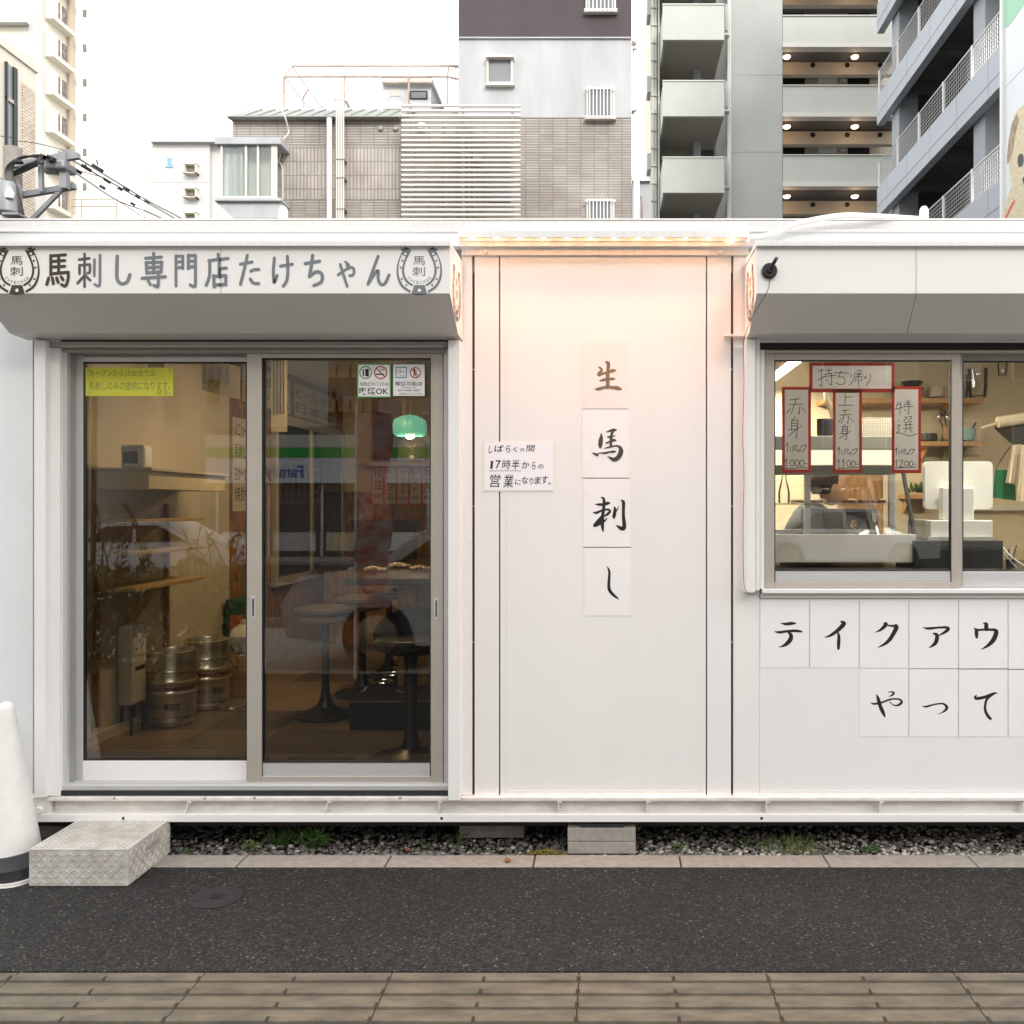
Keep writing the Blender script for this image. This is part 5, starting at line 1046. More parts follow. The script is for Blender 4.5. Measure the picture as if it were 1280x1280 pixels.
# things hung on the right
rk = thing('paper_towel_rack', 'dark tray rack with a cream paper roll, upper right of the kitchen', 'rack', P(1270,545,5.6)); Y=5.6
MB().add([P(1243,532,Y),P(1300,528,Y),P(1300,556,5.9),P(1268,553,5.9),P(1243,536,Y),P(1300,532,Y),P(1300,560,5.9),P(1268,558,5.9)],[(0,1,2,3),(7,6,5,4),(0,3,7,4),(0,4,5,1)]).build('tray', M['blackmetal'], rk)
MB().tube([P(1247,528,5.5),P(1310,518,5.5)], .034, 16).build('paper_roll', M['beigecl'], rk, smooth=True); MB().beam(P(1228,534,5.52), P(1262,524,5.52), .03,.014).build('arm', M['wall_in'], rk)
def cloth(name, pts, Y, m, label, cat_, folds=4, dp=.02):
    o = thing(name, label, cat_, (X_(pts[0][0],Y),Y,Z_(pts[0][1],Y))); n = 16; mm = 10; vs = []
    (ax,ay),(bx,by),(cx_,cy_),(dx,dy) = pts
    for sgn in (0,1):
        for j in range(mm+1):
            for i in range(n+1):
                u, v = i/n, j/mm; x = (ax*(1-u)+bx*u)*(1-v)+(dx*(1-u)+cx_*u)*v; y = (ay*(1-u)+by*u)*(1-v)+(dy*(1-u)+cy_*u)*v
                p = P(x,y,Y); vs.append((p[0], p[1]+dp*math.sin(u*folds*6.28)*(.3+.7*v)+sgn*.004, p[2]))
    N = (n+1)*(mm+1)
    fs = [(s*N+j*(n+1)+i, s*N+j*(n+1)+i+1, s*N+(j+1)*(n+1)+i+1, s*N+(j+1)*(n+1)+i) for s in (0,1) for j in range(mm) for i in range(n)]
    MB().add(vs, fs).build('cloth', M[m], o, smooth=True); return o
ap = cloth('green_apron', ((1244.5,587),(1268,588),(1270,626),(1241,622)), 5.5, 'greencl', 'green apron hanging from a beaded strap on the right', 'apron', 2, .008)
MB().tube([P(1244.5,587,5.5),P(1253,572,5.5),P(1263,558,5.5)], .004, 6).build('strap', M['black'], ap)
cloth('beige_towel', ((1266,556),(1277,555),(1272,606),(1258,603)), 5.4, 'beigecl', 'beige towel hanging over the green apron', 'towel', 3); cloth('beige_towel', ((1277,556),(1300,556),(1300,630),(1270,626)), 5.35, 'beigecl', 'beige towel cut by the photo edge, lower than the other', 'towel', 3)
wr = thing('wall_rail', 'pale rail along the kitchen wall behind the register', 'rail', (2.9,6.45,1.5)); MB().box(2.5,3.29,6.44,6.499,Z_(638,6.45),Z_(632,6.45)).build('rail', M['silver'], wr)
vg = thing('green_vegetables', 'bunch of green vegetables on the lowest shelf', 'vegetables', P(1152,617,6.3)); g = MB()
for k in range(60): leafq(g, (X_(1152,6.34)+random.gauss(0,.03),6.34,Z_(616,6.3)), .09, .03, random.uniform(0,6.28), random.uniform(.1,1.3))
g.build('leaves', M['leaf'], vg)
tag(MB().lathe([(.001,0),(.07,.01),(.075,.16),(.06,.19),(.001,.19)], P(1190,580,6.4), 20).build('olive_bag', mat('olive_cloth', (.09,.10,.025), .8), smooth=True), 'olive green bag hanging under the middle shelf', 'bag')
# member of staff, bending behind the case
def skin_body(name, verts, edges, radii, m, parent, sub=2):
    me = bpy.data.meshes.new(name); c = WL[parent.name]; me.from_pydata([(v[0]-c[0],v[1]-c[1],v[2]-c[2]) for v in verts], edges, []); o = bpy.data.objects.new(name, me); col.objects.link(o)
    md = o.modifiers.new('skin','SKIN'); me.skin_vertices[0].data[0].use_root = True
    for i, r_ in enumerate(radii): me.skin_vertices[0].data[i].radius = r_ if isinstance(r_, tuple) else (r_, r_)
    s_ = o.modifiers.new('sub','SUBSURF'); s_.levels = sub; s_.render_levels = sub
    dg = bpy.context.evaluated_depsgraph_get(); dg.update(); m2 = bpy.data.meshes.new_from_object(o.evaluated_get(dg)); bpy.data.objects.remove(o)
    o = bpy.data.objects.new(name, m2); col.objects.link(o); m2.materials.clear(); m2.materials.append(m); m2.polygons.foreach_set('use_smooth', [True]*len(m2.polygons)); o.parent = parent; WL[o.name] = c; return o
pn = thing('person', 'person with dark hair in dark clothes bending behind the display case', 'person', (1.05,5.4,FZ))
bx, by = 1.15, 5.42
V_ = [(bx,by,1.02),(bx+.03,by-.02,1.25),(bx+.09,by-.04,1.42),(bx+.13,by-.05,1.50), (bx+.02,by+.14,1.40),(bx+.06,by+.17,1.18),(bx+.22,by+.08,1.10),  (bx+.08,by-.20,1.39),(bx+.14,by-.24,1.19),(bx+.30,by-.20,1.14),
      (bx-.02,by+.08,.66),(bx-.03,by+.09,.34),(bx-.02,by-.09,.66),(bx-.03,by-.10,.34)]
E_ = [(0,1),(1,2),(2,3),(2,4),(4,5),(5,6),(2,7),(7,8),(8,9),(0,10),(10,11),(0,12),(12,13)]
skin_body('body', V_, E_, [(.13,.16),(.12,.16),(.10,.15),.055,.06,.045,.035,.06,.045,.035,.075,.055,.075,.055], M['darkcl'], pn)
hx, hy, hz = bx+.185, by-.05, 1.615
hp = [(.001,-.125),(.035,-.115),(.055,-.09),(.066,-.05),(.076,0),(.080,.04),(.074,.075),(.05,.10),(.001,.112)]
b = MB().lathe(hp, (0,0,0), 24); b.v = [((x*1.15+ (.012 if x > .06 and -.03 < z_ < .0 else 0)+hx), y*.95+hy, z_+hz) for x,y,z_ in b.v]
hd = b.build('head', M['skin'], pn, smooth=True)
MB().tube([(hx+.080,hy,hz+.01),(hx+.096,hy,hz-.022),(hx+.085,hy,hz-.03)], .009, 8).build('nose', M['skin'], hd, smooth=True)
for s in (-1,1):
    MB().ico((hx+.078,hy+s*.030,hz+.008), .009, (.6,1,.7)).build('eye', M['black'], hd, smooth=True); MB().ico((hx-.005,hy+s*.078,hz-.01), .024, (.7,.3,1.2)).build('ear', M['skin'], hd, smooth=True)
MB().box(hx+.072,hx+.086,hy-.02,hy+.02,hz-.066,hz-.060).build('mouth', mat('lips', (.35,.10,.08), .5), hd)
b = MB().lathe([(.001,-.02),(.07,-.03),(.088,.0),(.090,.045),(.082,.085),(.055,.115),(.001,.125)], (0,0,0), 24); b.v = [(x*1.12+hx-.022+(-.01), y*1.0+hy, z_+hz+.004-(.03 if x < 0 else 0)+(.03 if x > .05 else 0)) for x,y,z_ in b.v]
b.build('hair', M['hair'], pn, smooth=True); MB().lathe([(.001,-.04),(.03,-.03),(.038,0),(.03,.03),(.001,.04)], (hx-.115,hy,hz+.01), 14).build('hair_bun', M['hair'], pn, smooth=True)
for s, (wx,wy,wz) in ((1,(bx+.22,by+.08,1.10)),(-1,(bx+.30,by-.20,1.14))):
    V2 = [(wx,wy,wz),(wx+.05,wy,wz+.005)]; E2 = [(0,1)]; R2 = [.020,.026]
    for k in range(4):
        y_ = wy-.024+.016*k; i0 = len(V2); L = (.075,.085,.08,.065)[k]; V2 += [(wx+.05+L*.5,y_,wz+.004),(wx+.05+L,y_,wz-.022)]; E2 += [(1,i0),(i0,i0+1)]; R2 += [.009,.008]
    i0 = len(V2); V2 += [(wx+.035,wy-.038*s,wz-.006),(wx+.06,wy-.05*s,wz-.02)]; E2 += [(0,i0),(i0,i0+1)]; R2 += [.010,.009]
    skin_body('hand', V2, E2, R2, M['skin'], pn, 1)
# ------------------------------------------------------------------ BUILDINGS behind the shop
M['tile'] = tiles('ribbed_grey_brown_tile', (.46,.425,.385), (.38,.345,.31), (.26,.235,.215), .245, .047, 'xz', off=.0, msize=.008, bumpd=.02)
M['tile_v'] = tiles('vertical_ribbed_tile', (.49,.455,.415), (.42,.385,.35), (.32,.28,.25), .245, .063, 'zx', off=.0, msize=.009, bumpd=.025)
M['copper'] = mat('weathered_green_roof', (.27,.295,.27), .6, var=.10, vs=1.3)
M['stucco'] = mat('stained_white_stucco', (.46,.475,.49), .8, var=.10, vs=1.1, st=(2.2,2.2,.5), bump=.2, bs=30)
M['purple'] = mat('dark_aubergine_stucco', (.075,.060,.065), .8, var=.10, vs=1.4, bump=.2, bs=30)
M['frosted'] = mat('frosted_window_glass', (.22,.24,.25), .25, var=.06, vs=5)
M['louv'] = mat('cream_louvre_blade', (.66,.63,.58), .5, var=.05, vs=3)
M['stain'] = mat('dark_stain', (.10,.085,.075), .9, c2=(.3,.27,.25), vs=3)
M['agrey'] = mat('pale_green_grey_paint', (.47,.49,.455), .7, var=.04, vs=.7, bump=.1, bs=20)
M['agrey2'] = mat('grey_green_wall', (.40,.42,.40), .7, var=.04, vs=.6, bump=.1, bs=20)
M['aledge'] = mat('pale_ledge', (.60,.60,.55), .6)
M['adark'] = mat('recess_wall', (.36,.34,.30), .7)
M['abeige'] = mat('beige_corridor_wall', (.46,.40,.31), .7)
M['gar'] = mat('blue_grey_cladding', (.41,.455,.50), .55, var=.04, vs=.4)
M['garc'] = mat('blue_grey_column', (.33,.36,.39), .6)
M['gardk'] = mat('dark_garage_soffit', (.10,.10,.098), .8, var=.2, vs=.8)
M['rust'] = mat('rusty_painted_steel', (.45,.33,.27), .8, var=.25, vs=6)
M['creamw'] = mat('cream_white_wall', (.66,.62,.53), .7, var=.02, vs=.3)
M['whitew'] = mat('far_white_wall', (.52,.52,.51), .7, var=.02, vs=.3)
M['btile'] = tiles('cream_brick_tile', (.70,.62,.50), (.62,.54,.43), (.33,.27,.21), .26, .10, 'yz', msize=.014)
M['btile_x'] = tiles('cream_brick_tile_front', (.66,.58,.47), (.58,.5,.4), (.31,.25,.2), .30, .12, 'xz', msize=.016)
BY = 16.0
b1 = thing('tiled_building', 'grey brown tiled building with green mansard roof, louvre screen and white tower', 'building', (X_(540,BY),BY,0))
def bpx(name, m, a,b,c,d, Y, t, parent=None, bevel=0, label=None, smooth=False): return MB().px(a,b,c,d,Y,t).build(name, m, parent or b1, bevel=bevel, label=label)
bpx('lower_wall', M['tile'], 291,249.2,501,640,BY,8); bpx('lower_wall', M['tile_v'], 291,182.2,501,249,BY-.004,8); bpx('lower_wall', M['tile'], 291,150,501,182,BY,8); bpx('lower_wall', M['tile'], 501.3,147.2,789.5,640,BY+.0,8)
bpx('lower_wall', M['tile'], 291,182,352,249.2,BY-.006,.1)
bpx('tower_wall', M['stucco'], 573,46.3,789.5,147,BY-.01,9); bpx('tower_band', M['purple'], 573,-60,789.5,46,BY-.03,9)
bpx('tower_trim', M['stucco'], 573,46,789.5,47.5,BY-.05,.06)
for i in range(13):                                # standing seam roof panels of the mansard
    a = 290+16.35*i; sl = (309-290)*(1-i*.08) if i == 0 else 0
    x0, x1 = X_(a+.2,BY), X_(a+16.1,BY); zt, zb = Z_(134,BY+.35), Z_(149.5,BY)
    if i == 0: vs = [(X_(288,BY),BY-.12,zb),(x1,BY-.12,zb),(x1+.14,BY+.45,zt),(X_(307,BY+.35),BY+.45,zt)]
    else: vs = [(x0,BY-.12,zb),(x1,BY-.12,zb),(x1+.14,BY+.45,zt),(x0+.14,BY+.45,zt)]
    MB().add(vs+[(p[0],p[1]+.03,p[2]-.03) for p in vs], [(0,1,2,3),(7,6,5,4),(0,4,5,1),(1,5,6,2),(2,6,7,3),(3,7,4,0)]).build('roof_panel', M['copper'], b1)
    MB().beam((x1+.01,BY-.13,zb),(x1+.15,BY+.44,zt+.01),.012,.018).build('roof_seam', M['copper'], b1)
MB().box(X_(288,BY),X_(501,BY),BY-.16,BY-.02,Z_(150.6,BY),Z_(149.2,BY)).build('eaves_gutter', M['dalu'], b1)
MB().add([(X_(288,BY),BY-.1,Z_(149.5,BY)),(X_(307,BY+.35),BY+.45,Z_(134,BY+.35)),(X_(307,BY+.35)+.1,BY+7,Z_(134,BY+.35)),(X_(288,BY),BY+7.5,Z_(149.5,BY))],[(0,1,2,3)]).build('roof_slope', M['copper'], b1)
MB().box(X_(307,BY+.35),X_(573,BY),BY+.46,BY+8,Z_(134,BY+.35)-.3,Z_(134,BY+.35)-.01).build('flat_roof', M['dalu'], b1)
# windows with frames, sills and bars
def win(a,b,c,d,Y,bars=0,parent=None,name='window'):
    p = parent or b1
    f = MB()
    for q in ((a,b,c,b+2.4),(a,d-2.4,c,d),(a,b+2.4,a+2.6,d-2.4),(c-2.6,b+2.4,c,d-2.4)): f.px(*q,Y-.06,.07)
    f.px(a-2,d,c+2,d+1.5,Y-.10,.12)
    o = f.build(name, M['louv'], p); MB().px(a+2.5,b+2.3,c-2.5,d-2.3,Y-.03,.01).build('pane', M['frosted'], o)
    for i in range(bars): x = a+2+(c-a-4)*(i+.5)/bars; MB().px(x-.6,b-1,x+.6,d+1,Y-.13,.015).build('bar', M['white_pl'], o)
    if bars:
        for yy in (b+1,d-2.5): MB().px(a-2,yy,c+2,yy+1.3,Y-.115,.012).build('bar_rail', M['white_pl'], o)
    return o
win(608,71,641,104.5,BY-.01); win(733,109,768,147,BY-.01,7); win(732,-12,770,13,BY-.03,7); win(733,249,768,290,BY,7); 
bpx('window_hood', M['louv'], 607,68.5,642,71,BY-.15,.15); MB().px(611,196,638,253,BY-.03,.02).build('window', M['frosted'], b1)
# louvre screen
LY = 15.45
for k in range(24): 
    y = 130.3+6.2*k; MB().px(501.5,y,650.5,y+2.5,LY,.045).build('louvre_blade', M['louv'], b1)
for x in (512,577,639): MB().px(x,129,x+2.6,276,LY+.1,.06).build('louvre_post', M['rust'] if 0 else M['dalu'], b1)
for (a,b,c,d) in ((552,128,582,166),(556,168,566,262),(578,172,583,275),(586,205,590,270)): 
    pass
for px,w_ in ((557,3),(579,4.5),(586,3),(592,2)): MB().tube([P(px,150,BY-.12),P(px+1,285,BY-.12)], w_*.5*BY/FPX, 8).build('drain_pipe', M['adark'], b1)
MB().tube([P(573,190,BY-.1),P(583,193,BY-.1),P(596,196,BY-.1)], .03, 6).build('drain_pipe', M['dalu'], b1); bpx('vent_box', M['wall_white'], 591,195,601,201,BY-.2,.2)
# pipes on the facade
MB().tube([P(411.7,148,BY-.14),P(411.7,290,BY-.14)], .047, 12).build('downpipe', M['white_pl'], b1, smooth=True)
for yy in (171,233): MB().lathe([(.053,-.03),(.053,.03)], P(411.7,yy,BY-.14), 12).build('pipe_collar', M['aledge'], b1)
for px in (420.8,423.6,426.4,429.2): MB().tube([P(px,125,BY-.16),P(px,290,BY-.16)], .016, 8).build('conduit', M['louv'], b1)
for yy in (198,221,260): bpx('conduit_clip', M['dalu'], 419,yy,430.5,yy+1,BY-.185,.18)
MB().tube([P(420,125,BY-.16),P(424,124,BY),P(432,126,BY+.3),P(436,134,BY+.5)], .03, 8).build('conduit_bend', M['louv'], b1)
MB().tube([P(350,134,BY-.1),P(356,146,BY-.2),P(360.5,162,BY-.1),P(359,169,BY-.1),P(350,179,BY-.1),P(350,195,BY-.05),P(348,202,BY-.05),P(353,212,BY-.05),P(353,262,BY-.05)], .014, 6).build('slack_cable', M['louv'], b1, smooth=True)
for px in (476,495): MB().lathe([(.03,-.05),(.045,-.04),(.045,0)], P(px,161,BY), 12, 'y').build('vent_cap', M['dalu'], b1)
MB().lathe([(.001,-.1),(.05,-.1),(.09,-.03),(.1,0)], P(527,160,BY), 14, 'y').build('vent_cap', M['louv'], b1)
MB().lathe([(.001,-.06),(.08,-.05),(.115,-.01),(.115,0)], P(354.5,266,BY-.3), 20, 'y').v
# bay window
bw = MB().px(268,171,351,180,15.55,.44).build('bay_roof_slab', M['stucco'], b1, bevel=.01)
MB().px(268,247,351,251,15.55,.44).build('bay_floor_slab', M['stucco'], b1, bevel=.01)
MB().prism([(X_(268,15.6),Z_(251.3,15.6)),(X_(351,15.6),Z_(251.3,15.6)),(X_(351,15.6),Z_(272,15.6)),(X_(291,15.6),Z_(272,15.6))], 'y', 15.62, 15.98).build('bay_corbel', M['stucco'], b1)
gb_ = glass('bay_glass', (.92,.95,.94), 1.6); gw = MB().px(277,180.2,345,246.8,15.62,.03).build('bay_glazing', gb_, b1)
for a in (275.5,306,321,339): MB().px(a,180.2,a+(2.6 if a < 330 else 7),246.8,15.6,.05).build('mullion', M['louv'], gw)
MB().px(275.5,178,346,181,15.59,.05).build('head', M['louv'], gw); MB().px(275.5,245,346,247,15.59,.05).build('sill', M['louv'], gw)
cu = MB(); 
for s in range(24):
    x = X_(283+.85*s,15.75); cu.box(x,x+.011,15.75+.03*math.sin(s*1.9),15.77+.03*math.sin(s*1.9),Z_(246,15.75),Z_(181,15.75))
cu.build('curtain', mat('pale_curtain', (.80,.83,.80), .8), gw); MB().px(277,180.5,344,246.5,15.9,.02).build('bay_back', M['aledge'], b1)
# rooftop frame and hut
rf = thing('rooftop_netting_rack', 'rusty netting frame on the roof of the tiled building', 'frame', P(460,134,16.6)); T = lambda pts, r=.018: MB().tube([P(*p) for p in pts], r, 6, False).build('frame_bar', M['rust'], rf)
F1, F2 = 16.6, 17.6
T([(355,96,F1),(560,96,F1)]); T([(365,82.5,F2),(573,82.5,F2)]); T([(355,96,F1),(365,82.5,F2)]); T([(355,134,F1),(355,96,F1)]); T([(379,134,F2),(379,122,F2),(385,112,F2)])
for x in (431,511,559): T([(x,134,F1),(x,96,F1),(x+2,82,F2)])
T([(560,82,F2),(573,84,F2)]); T([(560,96,F1),(573,99,F1)]); T([(565,83,F2),(565,134,F2)],.01); T([(569,83,F2),(569,134,F2)],.01)
for p in ((355,96,365,82.5),): MB().beam(P(356,96,F1),P(384,134,F1),.05,.03).build('frame_brace', M['dalu'], rf); MB().beam(P(365,82.5,F2),P(402,134,F2),.05,.03).build('frame_brace', M['dalu'], rf)
ht = thing('rooftop_hut', 'small pale rooftop hut with a rounded window and rusty lid', 'hut', P(510,134,17)); MB().px(478.5,103.5,539,136,17,1.4).build('body', mat('hut_panel', (.62,.63,.66), .6, var=.05, vs=6), ht); MB().px(477,97.3,540,103.3,16.9,1.5).build('lid', M['aledge'], ht); MB().px(476.5,102,540.5,103.6,16.88,.02).build('lid_rust', M['rust'], ht)
MB().px(512,113,534.5,124,16.98,.03).build('window_frame', M['black'], ht, bevel=.012); MB().px(514,115,532.5,122.5,16.965,.02).build('window_pane', M['frosted'], ht); MB().px(487,112,500,120,16.99,.012).build('sticker', M['aledge'], ht)
# satellite dish seen just above the shop roof, pipe and shed right of the tower
tp_ = thing('white_standpipe', 'tall white pipe beside the right edge of the tower', 'pipe', P(793,280,16)); MB().tube([P(793.5,56,16),P(795.5,60,16),P(795.5,300,16)], .06, 10).build('pipe', M['white_pl'], tp_); MB().tube([P(791,54,15.95),P(795,55,15.98)],.045,8).build('elbow', M['rust'], tp_); MB().px(791,60,797,61,15.93,.15).build('clip', M['dalu'], tp_); MB().px(790,137,797,138.2,15.93,.15).build('clip', M['dalu'], tp_)
sd_ = thing('grey_shed', 'small grey metal shed between the tower and the apartment block', 'shed', P(804,300,24)); MB().px(790,226,813,640,24,4).build('wall', mat('shed_metal', (.46,.48,.50), .6, var=.05, vs=3), sd_)
MB().add([P(788,226,23.9),P(814,226,23.9),P(800,214,27),P(792,212,27)],[(0,1,2,3)]).build('roof', M['aledge'], sd_); MB().tube([P(801,246,23.8),P(802.5,258,23.8),P(802,300,23.8)],.03,6).build('rusty_pipe', M['rust'], sd_)

# --- apartment block
AY = 35.0
ab = thing('apartment_block', 'green grey apartment block with stacked balconies and lit corridors', 'building', (X_(950,AY),AY,0))
def apx(name, m, a,b,c,d, Y=AY, t=.2, bevel=0): return MB().px(a,b,c,d,Y,t).build(name, m, ab, bevel=bevel)
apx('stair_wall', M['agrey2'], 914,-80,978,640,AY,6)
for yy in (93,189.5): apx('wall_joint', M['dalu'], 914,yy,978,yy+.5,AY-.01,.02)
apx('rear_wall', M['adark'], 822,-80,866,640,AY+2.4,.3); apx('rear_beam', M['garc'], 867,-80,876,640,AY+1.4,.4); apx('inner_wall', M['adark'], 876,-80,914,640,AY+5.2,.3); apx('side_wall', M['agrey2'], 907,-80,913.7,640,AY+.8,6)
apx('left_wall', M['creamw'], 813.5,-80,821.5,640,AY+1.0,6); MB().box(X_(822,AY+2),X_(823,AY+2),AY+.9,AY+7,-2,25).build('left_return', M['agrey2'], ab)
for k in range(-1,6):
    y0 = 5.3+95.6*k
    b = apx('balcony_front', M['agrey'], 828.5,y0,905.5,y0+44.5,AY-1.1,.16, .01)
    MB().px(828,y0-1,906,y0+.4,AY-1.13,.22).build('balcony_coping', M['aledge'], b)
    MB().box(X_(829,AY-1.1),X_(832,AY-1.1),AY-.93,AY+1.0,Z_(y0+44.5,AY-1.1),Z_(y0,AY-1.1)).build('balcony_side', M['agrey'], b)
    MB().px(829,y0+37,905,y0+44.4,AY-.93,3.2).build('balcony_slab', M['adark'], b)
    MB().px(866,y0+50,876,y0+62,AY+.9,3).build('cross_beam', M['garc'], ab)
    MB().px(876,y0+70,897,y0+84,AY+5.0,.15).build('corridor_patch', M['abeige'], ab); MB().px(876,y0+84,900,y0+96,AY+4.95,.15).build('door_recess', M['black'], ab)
    if k >= 0:
        c = P(879,y0+68,AY+3); MB().lathe([(.13,0),(.16,.05),(.001,.06)], c, 14).build('corridor_lamp', M['cor_lamp'], ab)
    MB().px(906.5,y0,909.5,y0+32,AY-.5,.1).build('screen_strip', M['garc'], ab); MB().px(904,y0+36,912,y0+38,AY-.6,.3).build('pipe_bracket', M['aledge'], ab)
    MB().px(809,y0-7+k,813.5,y0+13+k,AY+1,.8).build('window_hood', M['dalu'], ab)
for px,r_ in ((912.5,.05),(910.3,.035)): MB().tube([P(px,-60,AY-.2),P(px,640,AY-.2)], r_, 8).build('downpipe', M['aledge'], ab)
for px,r_ in ((816.5,.07),(819.5,.045),(823.5,.04)): MB().tube([P(px,-60,AY+.8),P(px,640,AY+.8)], r_, 8).build('downpipe', M['agrey'], ab)
for k in range(14): MB().px(814,8+22*k,821,9.6+22*k,AY+.7,.1).build('pipe_collar', M['dalu'], ab)
CYY = 35.0; pit = 87.2
for k in range(-1,6):
    y0 = 19.5+pit*k
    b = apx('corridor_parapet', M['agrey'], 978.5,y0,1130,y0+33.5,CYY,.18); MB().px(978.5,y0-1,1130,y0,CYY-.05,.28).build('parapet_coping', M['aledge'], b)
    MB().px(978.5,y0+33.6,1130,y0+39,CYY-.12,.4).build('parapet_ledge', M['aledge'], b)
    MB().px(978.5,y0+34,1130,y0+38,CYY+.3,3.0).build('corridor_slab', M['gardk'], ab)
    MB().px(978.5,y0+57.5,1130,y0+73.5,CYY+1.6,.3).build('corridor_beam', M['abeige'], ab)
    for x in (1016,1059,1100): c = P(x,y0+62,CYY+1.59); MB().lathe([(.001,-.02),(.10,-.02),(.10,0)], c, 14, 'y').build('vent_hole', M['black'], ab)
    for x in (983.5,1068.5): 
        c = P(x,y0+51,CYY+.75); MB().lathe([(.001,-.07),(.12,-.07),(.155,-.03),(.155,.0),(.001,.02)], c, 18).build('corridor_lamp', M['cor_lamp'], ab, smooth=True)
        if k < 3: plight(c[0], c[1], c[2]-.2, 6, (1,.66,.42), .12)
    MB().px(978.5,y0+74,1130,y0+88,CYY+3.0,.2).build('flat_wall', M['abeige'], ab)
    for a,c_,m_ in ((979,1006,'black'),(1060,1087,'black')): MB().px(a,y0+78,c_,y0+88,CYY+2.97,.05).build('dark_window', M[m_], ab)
    MB().px(1023,y0+78,1046,y0+84,CYY+2.95,.05).build('meter_box', M['white_pl'], ab); MB().px(1051,y0+79,1058,y0+81.5,CYY+2.95,.05).build('meter_box', M['white_pl'], ab)
# --- car park on the right: its long side runs away from us
GX = 8.38
gp = thing('car_park', 'blue grey multi storey car park with mesh railings running away on the right', 'building', (GX+3,24,0))
GY0, GY1 = 18.9, 28.0
for k in range(-3,4):
    zb = 13.29-.0+2.86*k
    f = MB().box(GX,GX+.22,GY0,GY1,zb,zb+.88).build('fascia_band', M['gar'], gp, bevel=.01)
    MB().box(GX-.008,GX,GY0,GY1,zb+.30,zb+.312).build('fascia_groove', M['garc'], f)
    for j in range(5): MB().box(GX-.006,GX,GY0+1.8*j+.9,GY0+1.8*j+.91,zb,zb+.88).build('fascia_joint', M['garc'], f)
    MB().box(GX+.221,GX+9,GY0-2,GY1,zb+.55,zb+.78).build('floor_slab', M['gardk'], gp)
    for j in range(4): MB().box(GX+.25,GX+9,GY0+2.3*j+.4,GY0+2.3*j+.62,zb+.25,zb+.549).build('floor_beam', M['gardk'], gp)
    for y0 in (GY1-.75, 21.15): MB().box(GX+.26,GX+.85,y0-.55,y0+.1,zb+.781,zb+2.86+.54).build('column', M['garc'], gp, bevel=.02)
    ra = MB().beam((GX+.06,GY0,zb+1.66),(GX+.06,GY1,zb+1.66),.03,.03).build('top_rail', M['silver'], gp)
    for j in range(7): MB().beam((GX+.06,GY0,zb+.95+.1*j),(GX+.06,GY1,zb+.95+.1*j),.009,.009).build('rail_wire', M['silver'], ra)
    g = MB()
    for j in range(80): y = GY0+(GY1-GY0)*j/80; g.box(GX+.057,GX+.063,y,y+.006,zb+.9,zb+1.65)
    g.build('mesh_wire', M['silver'], ra, kind='stuff')
    for j in range(6): y = GY1-.05-1.78*j; MB().box(GX+.03,GX+.09,y-.05,y,zb+.88,zb+1.68).build('rail_post', M['white_pl'], ra)
    MB().beam((GX+3,GY0+.3,zb+.8),(GX+.5,21.6,zb+3.2),.18,.18).build('brace', M['garc'], gp)
MB().box(GX+9,GX+9.2,GY0-2,GY1,-1,24).build('rear_wall', M['gardk'], gp); MB().box(GX+.9,GX+9,GY1-.2,GY1,-1,24).build('end_wall', M['gardk'], gp)
# --- billboard in front of the car park
bb = thing('billboard', 'tall white billboard with green corner and a fluffy pale dog, cut by the right edge', 'billboard', (8.3,16.8,0))
MB().box(8.30,8.45,14.5,18.78,3.2,16.5).build('panel', mat('pale_blue_print', (.68,.76,.80), .4, c2=(.80,.83,.84), vs=.5), bb)
MB().box(8.24,8.47,18.79,18.90,3.0,16.7).build('edge_frame', M['white_pl'], bb); MB().box(8.28,8.46,14.4,14.49,3.0,16.7).build('edge_frame', M['white_pl'], bb)
for zz in (7.0,10.2,13.4): MB().box(8.296,8.3,14.5,18.78,zz,zz+.012).build('sheet_joint', M['gar'], bb)
def bp(px, py): Y = 8.295*FPX/(px-CX); return (Y, Z_(py,Y))
def bpoly(pts, m, nm, l): 
    q = [bp(*p) for p in pts]; MB().add([(8.297-l,y,z_) for y,z_ in q],[tuple(range(len(q)))]).build(nm, m, bb)
bpoly([(1254,-60),(1254,25),(1256,33),(1259,34),(1265,27),(1290,-10),(1290,-60)], mat('mint_print', (.30,.62,.42), .4), 'green_corner', .002)
fur = mat('cream_fur_print', (.60,.50,.30), .5, c2=(.78,.72,.52), vs=9, st=(1,1,3)); fur2 = mat('brown_ear_print', (.36,.27,.17), .5, var=.3, vs=8)
bpoly([(1252,274),(1256,262),(1260,246),(1264,232),(1262,215),(1261,200),(1261,180),(1263,160),(1267,146),(1273,136),(1282,130),(1300,128),(1330,150),(1330,290),(1250,290)], fur, 'dog_picture', .004)
bpoly([(1271,142),(1265,155),(1261,175),(1259,195),(1259,205),(1263,200),(1267,185),(1270,165),(1274,150)], fur2, 'dog_ear', .006)
bpoly([(1272.5,196),(1275,192),(1279,193),(1280,201),(1278,208),(1274,209),(1272,203)], M['black'], 'dog_eye', .007); bpoly([(1278,224),(1281,219),(1290,219),(1290,234),(1280,231)], M['black'], 'dog_nose', .007)
bpoly([(1256,274),(1260,264),(1265,254),(1269,249),(1269,252),(1265,259),(1261,268),(1258,274)], mat('red_print', (.7,.05,.04), .4), 'dog_lead', .008)

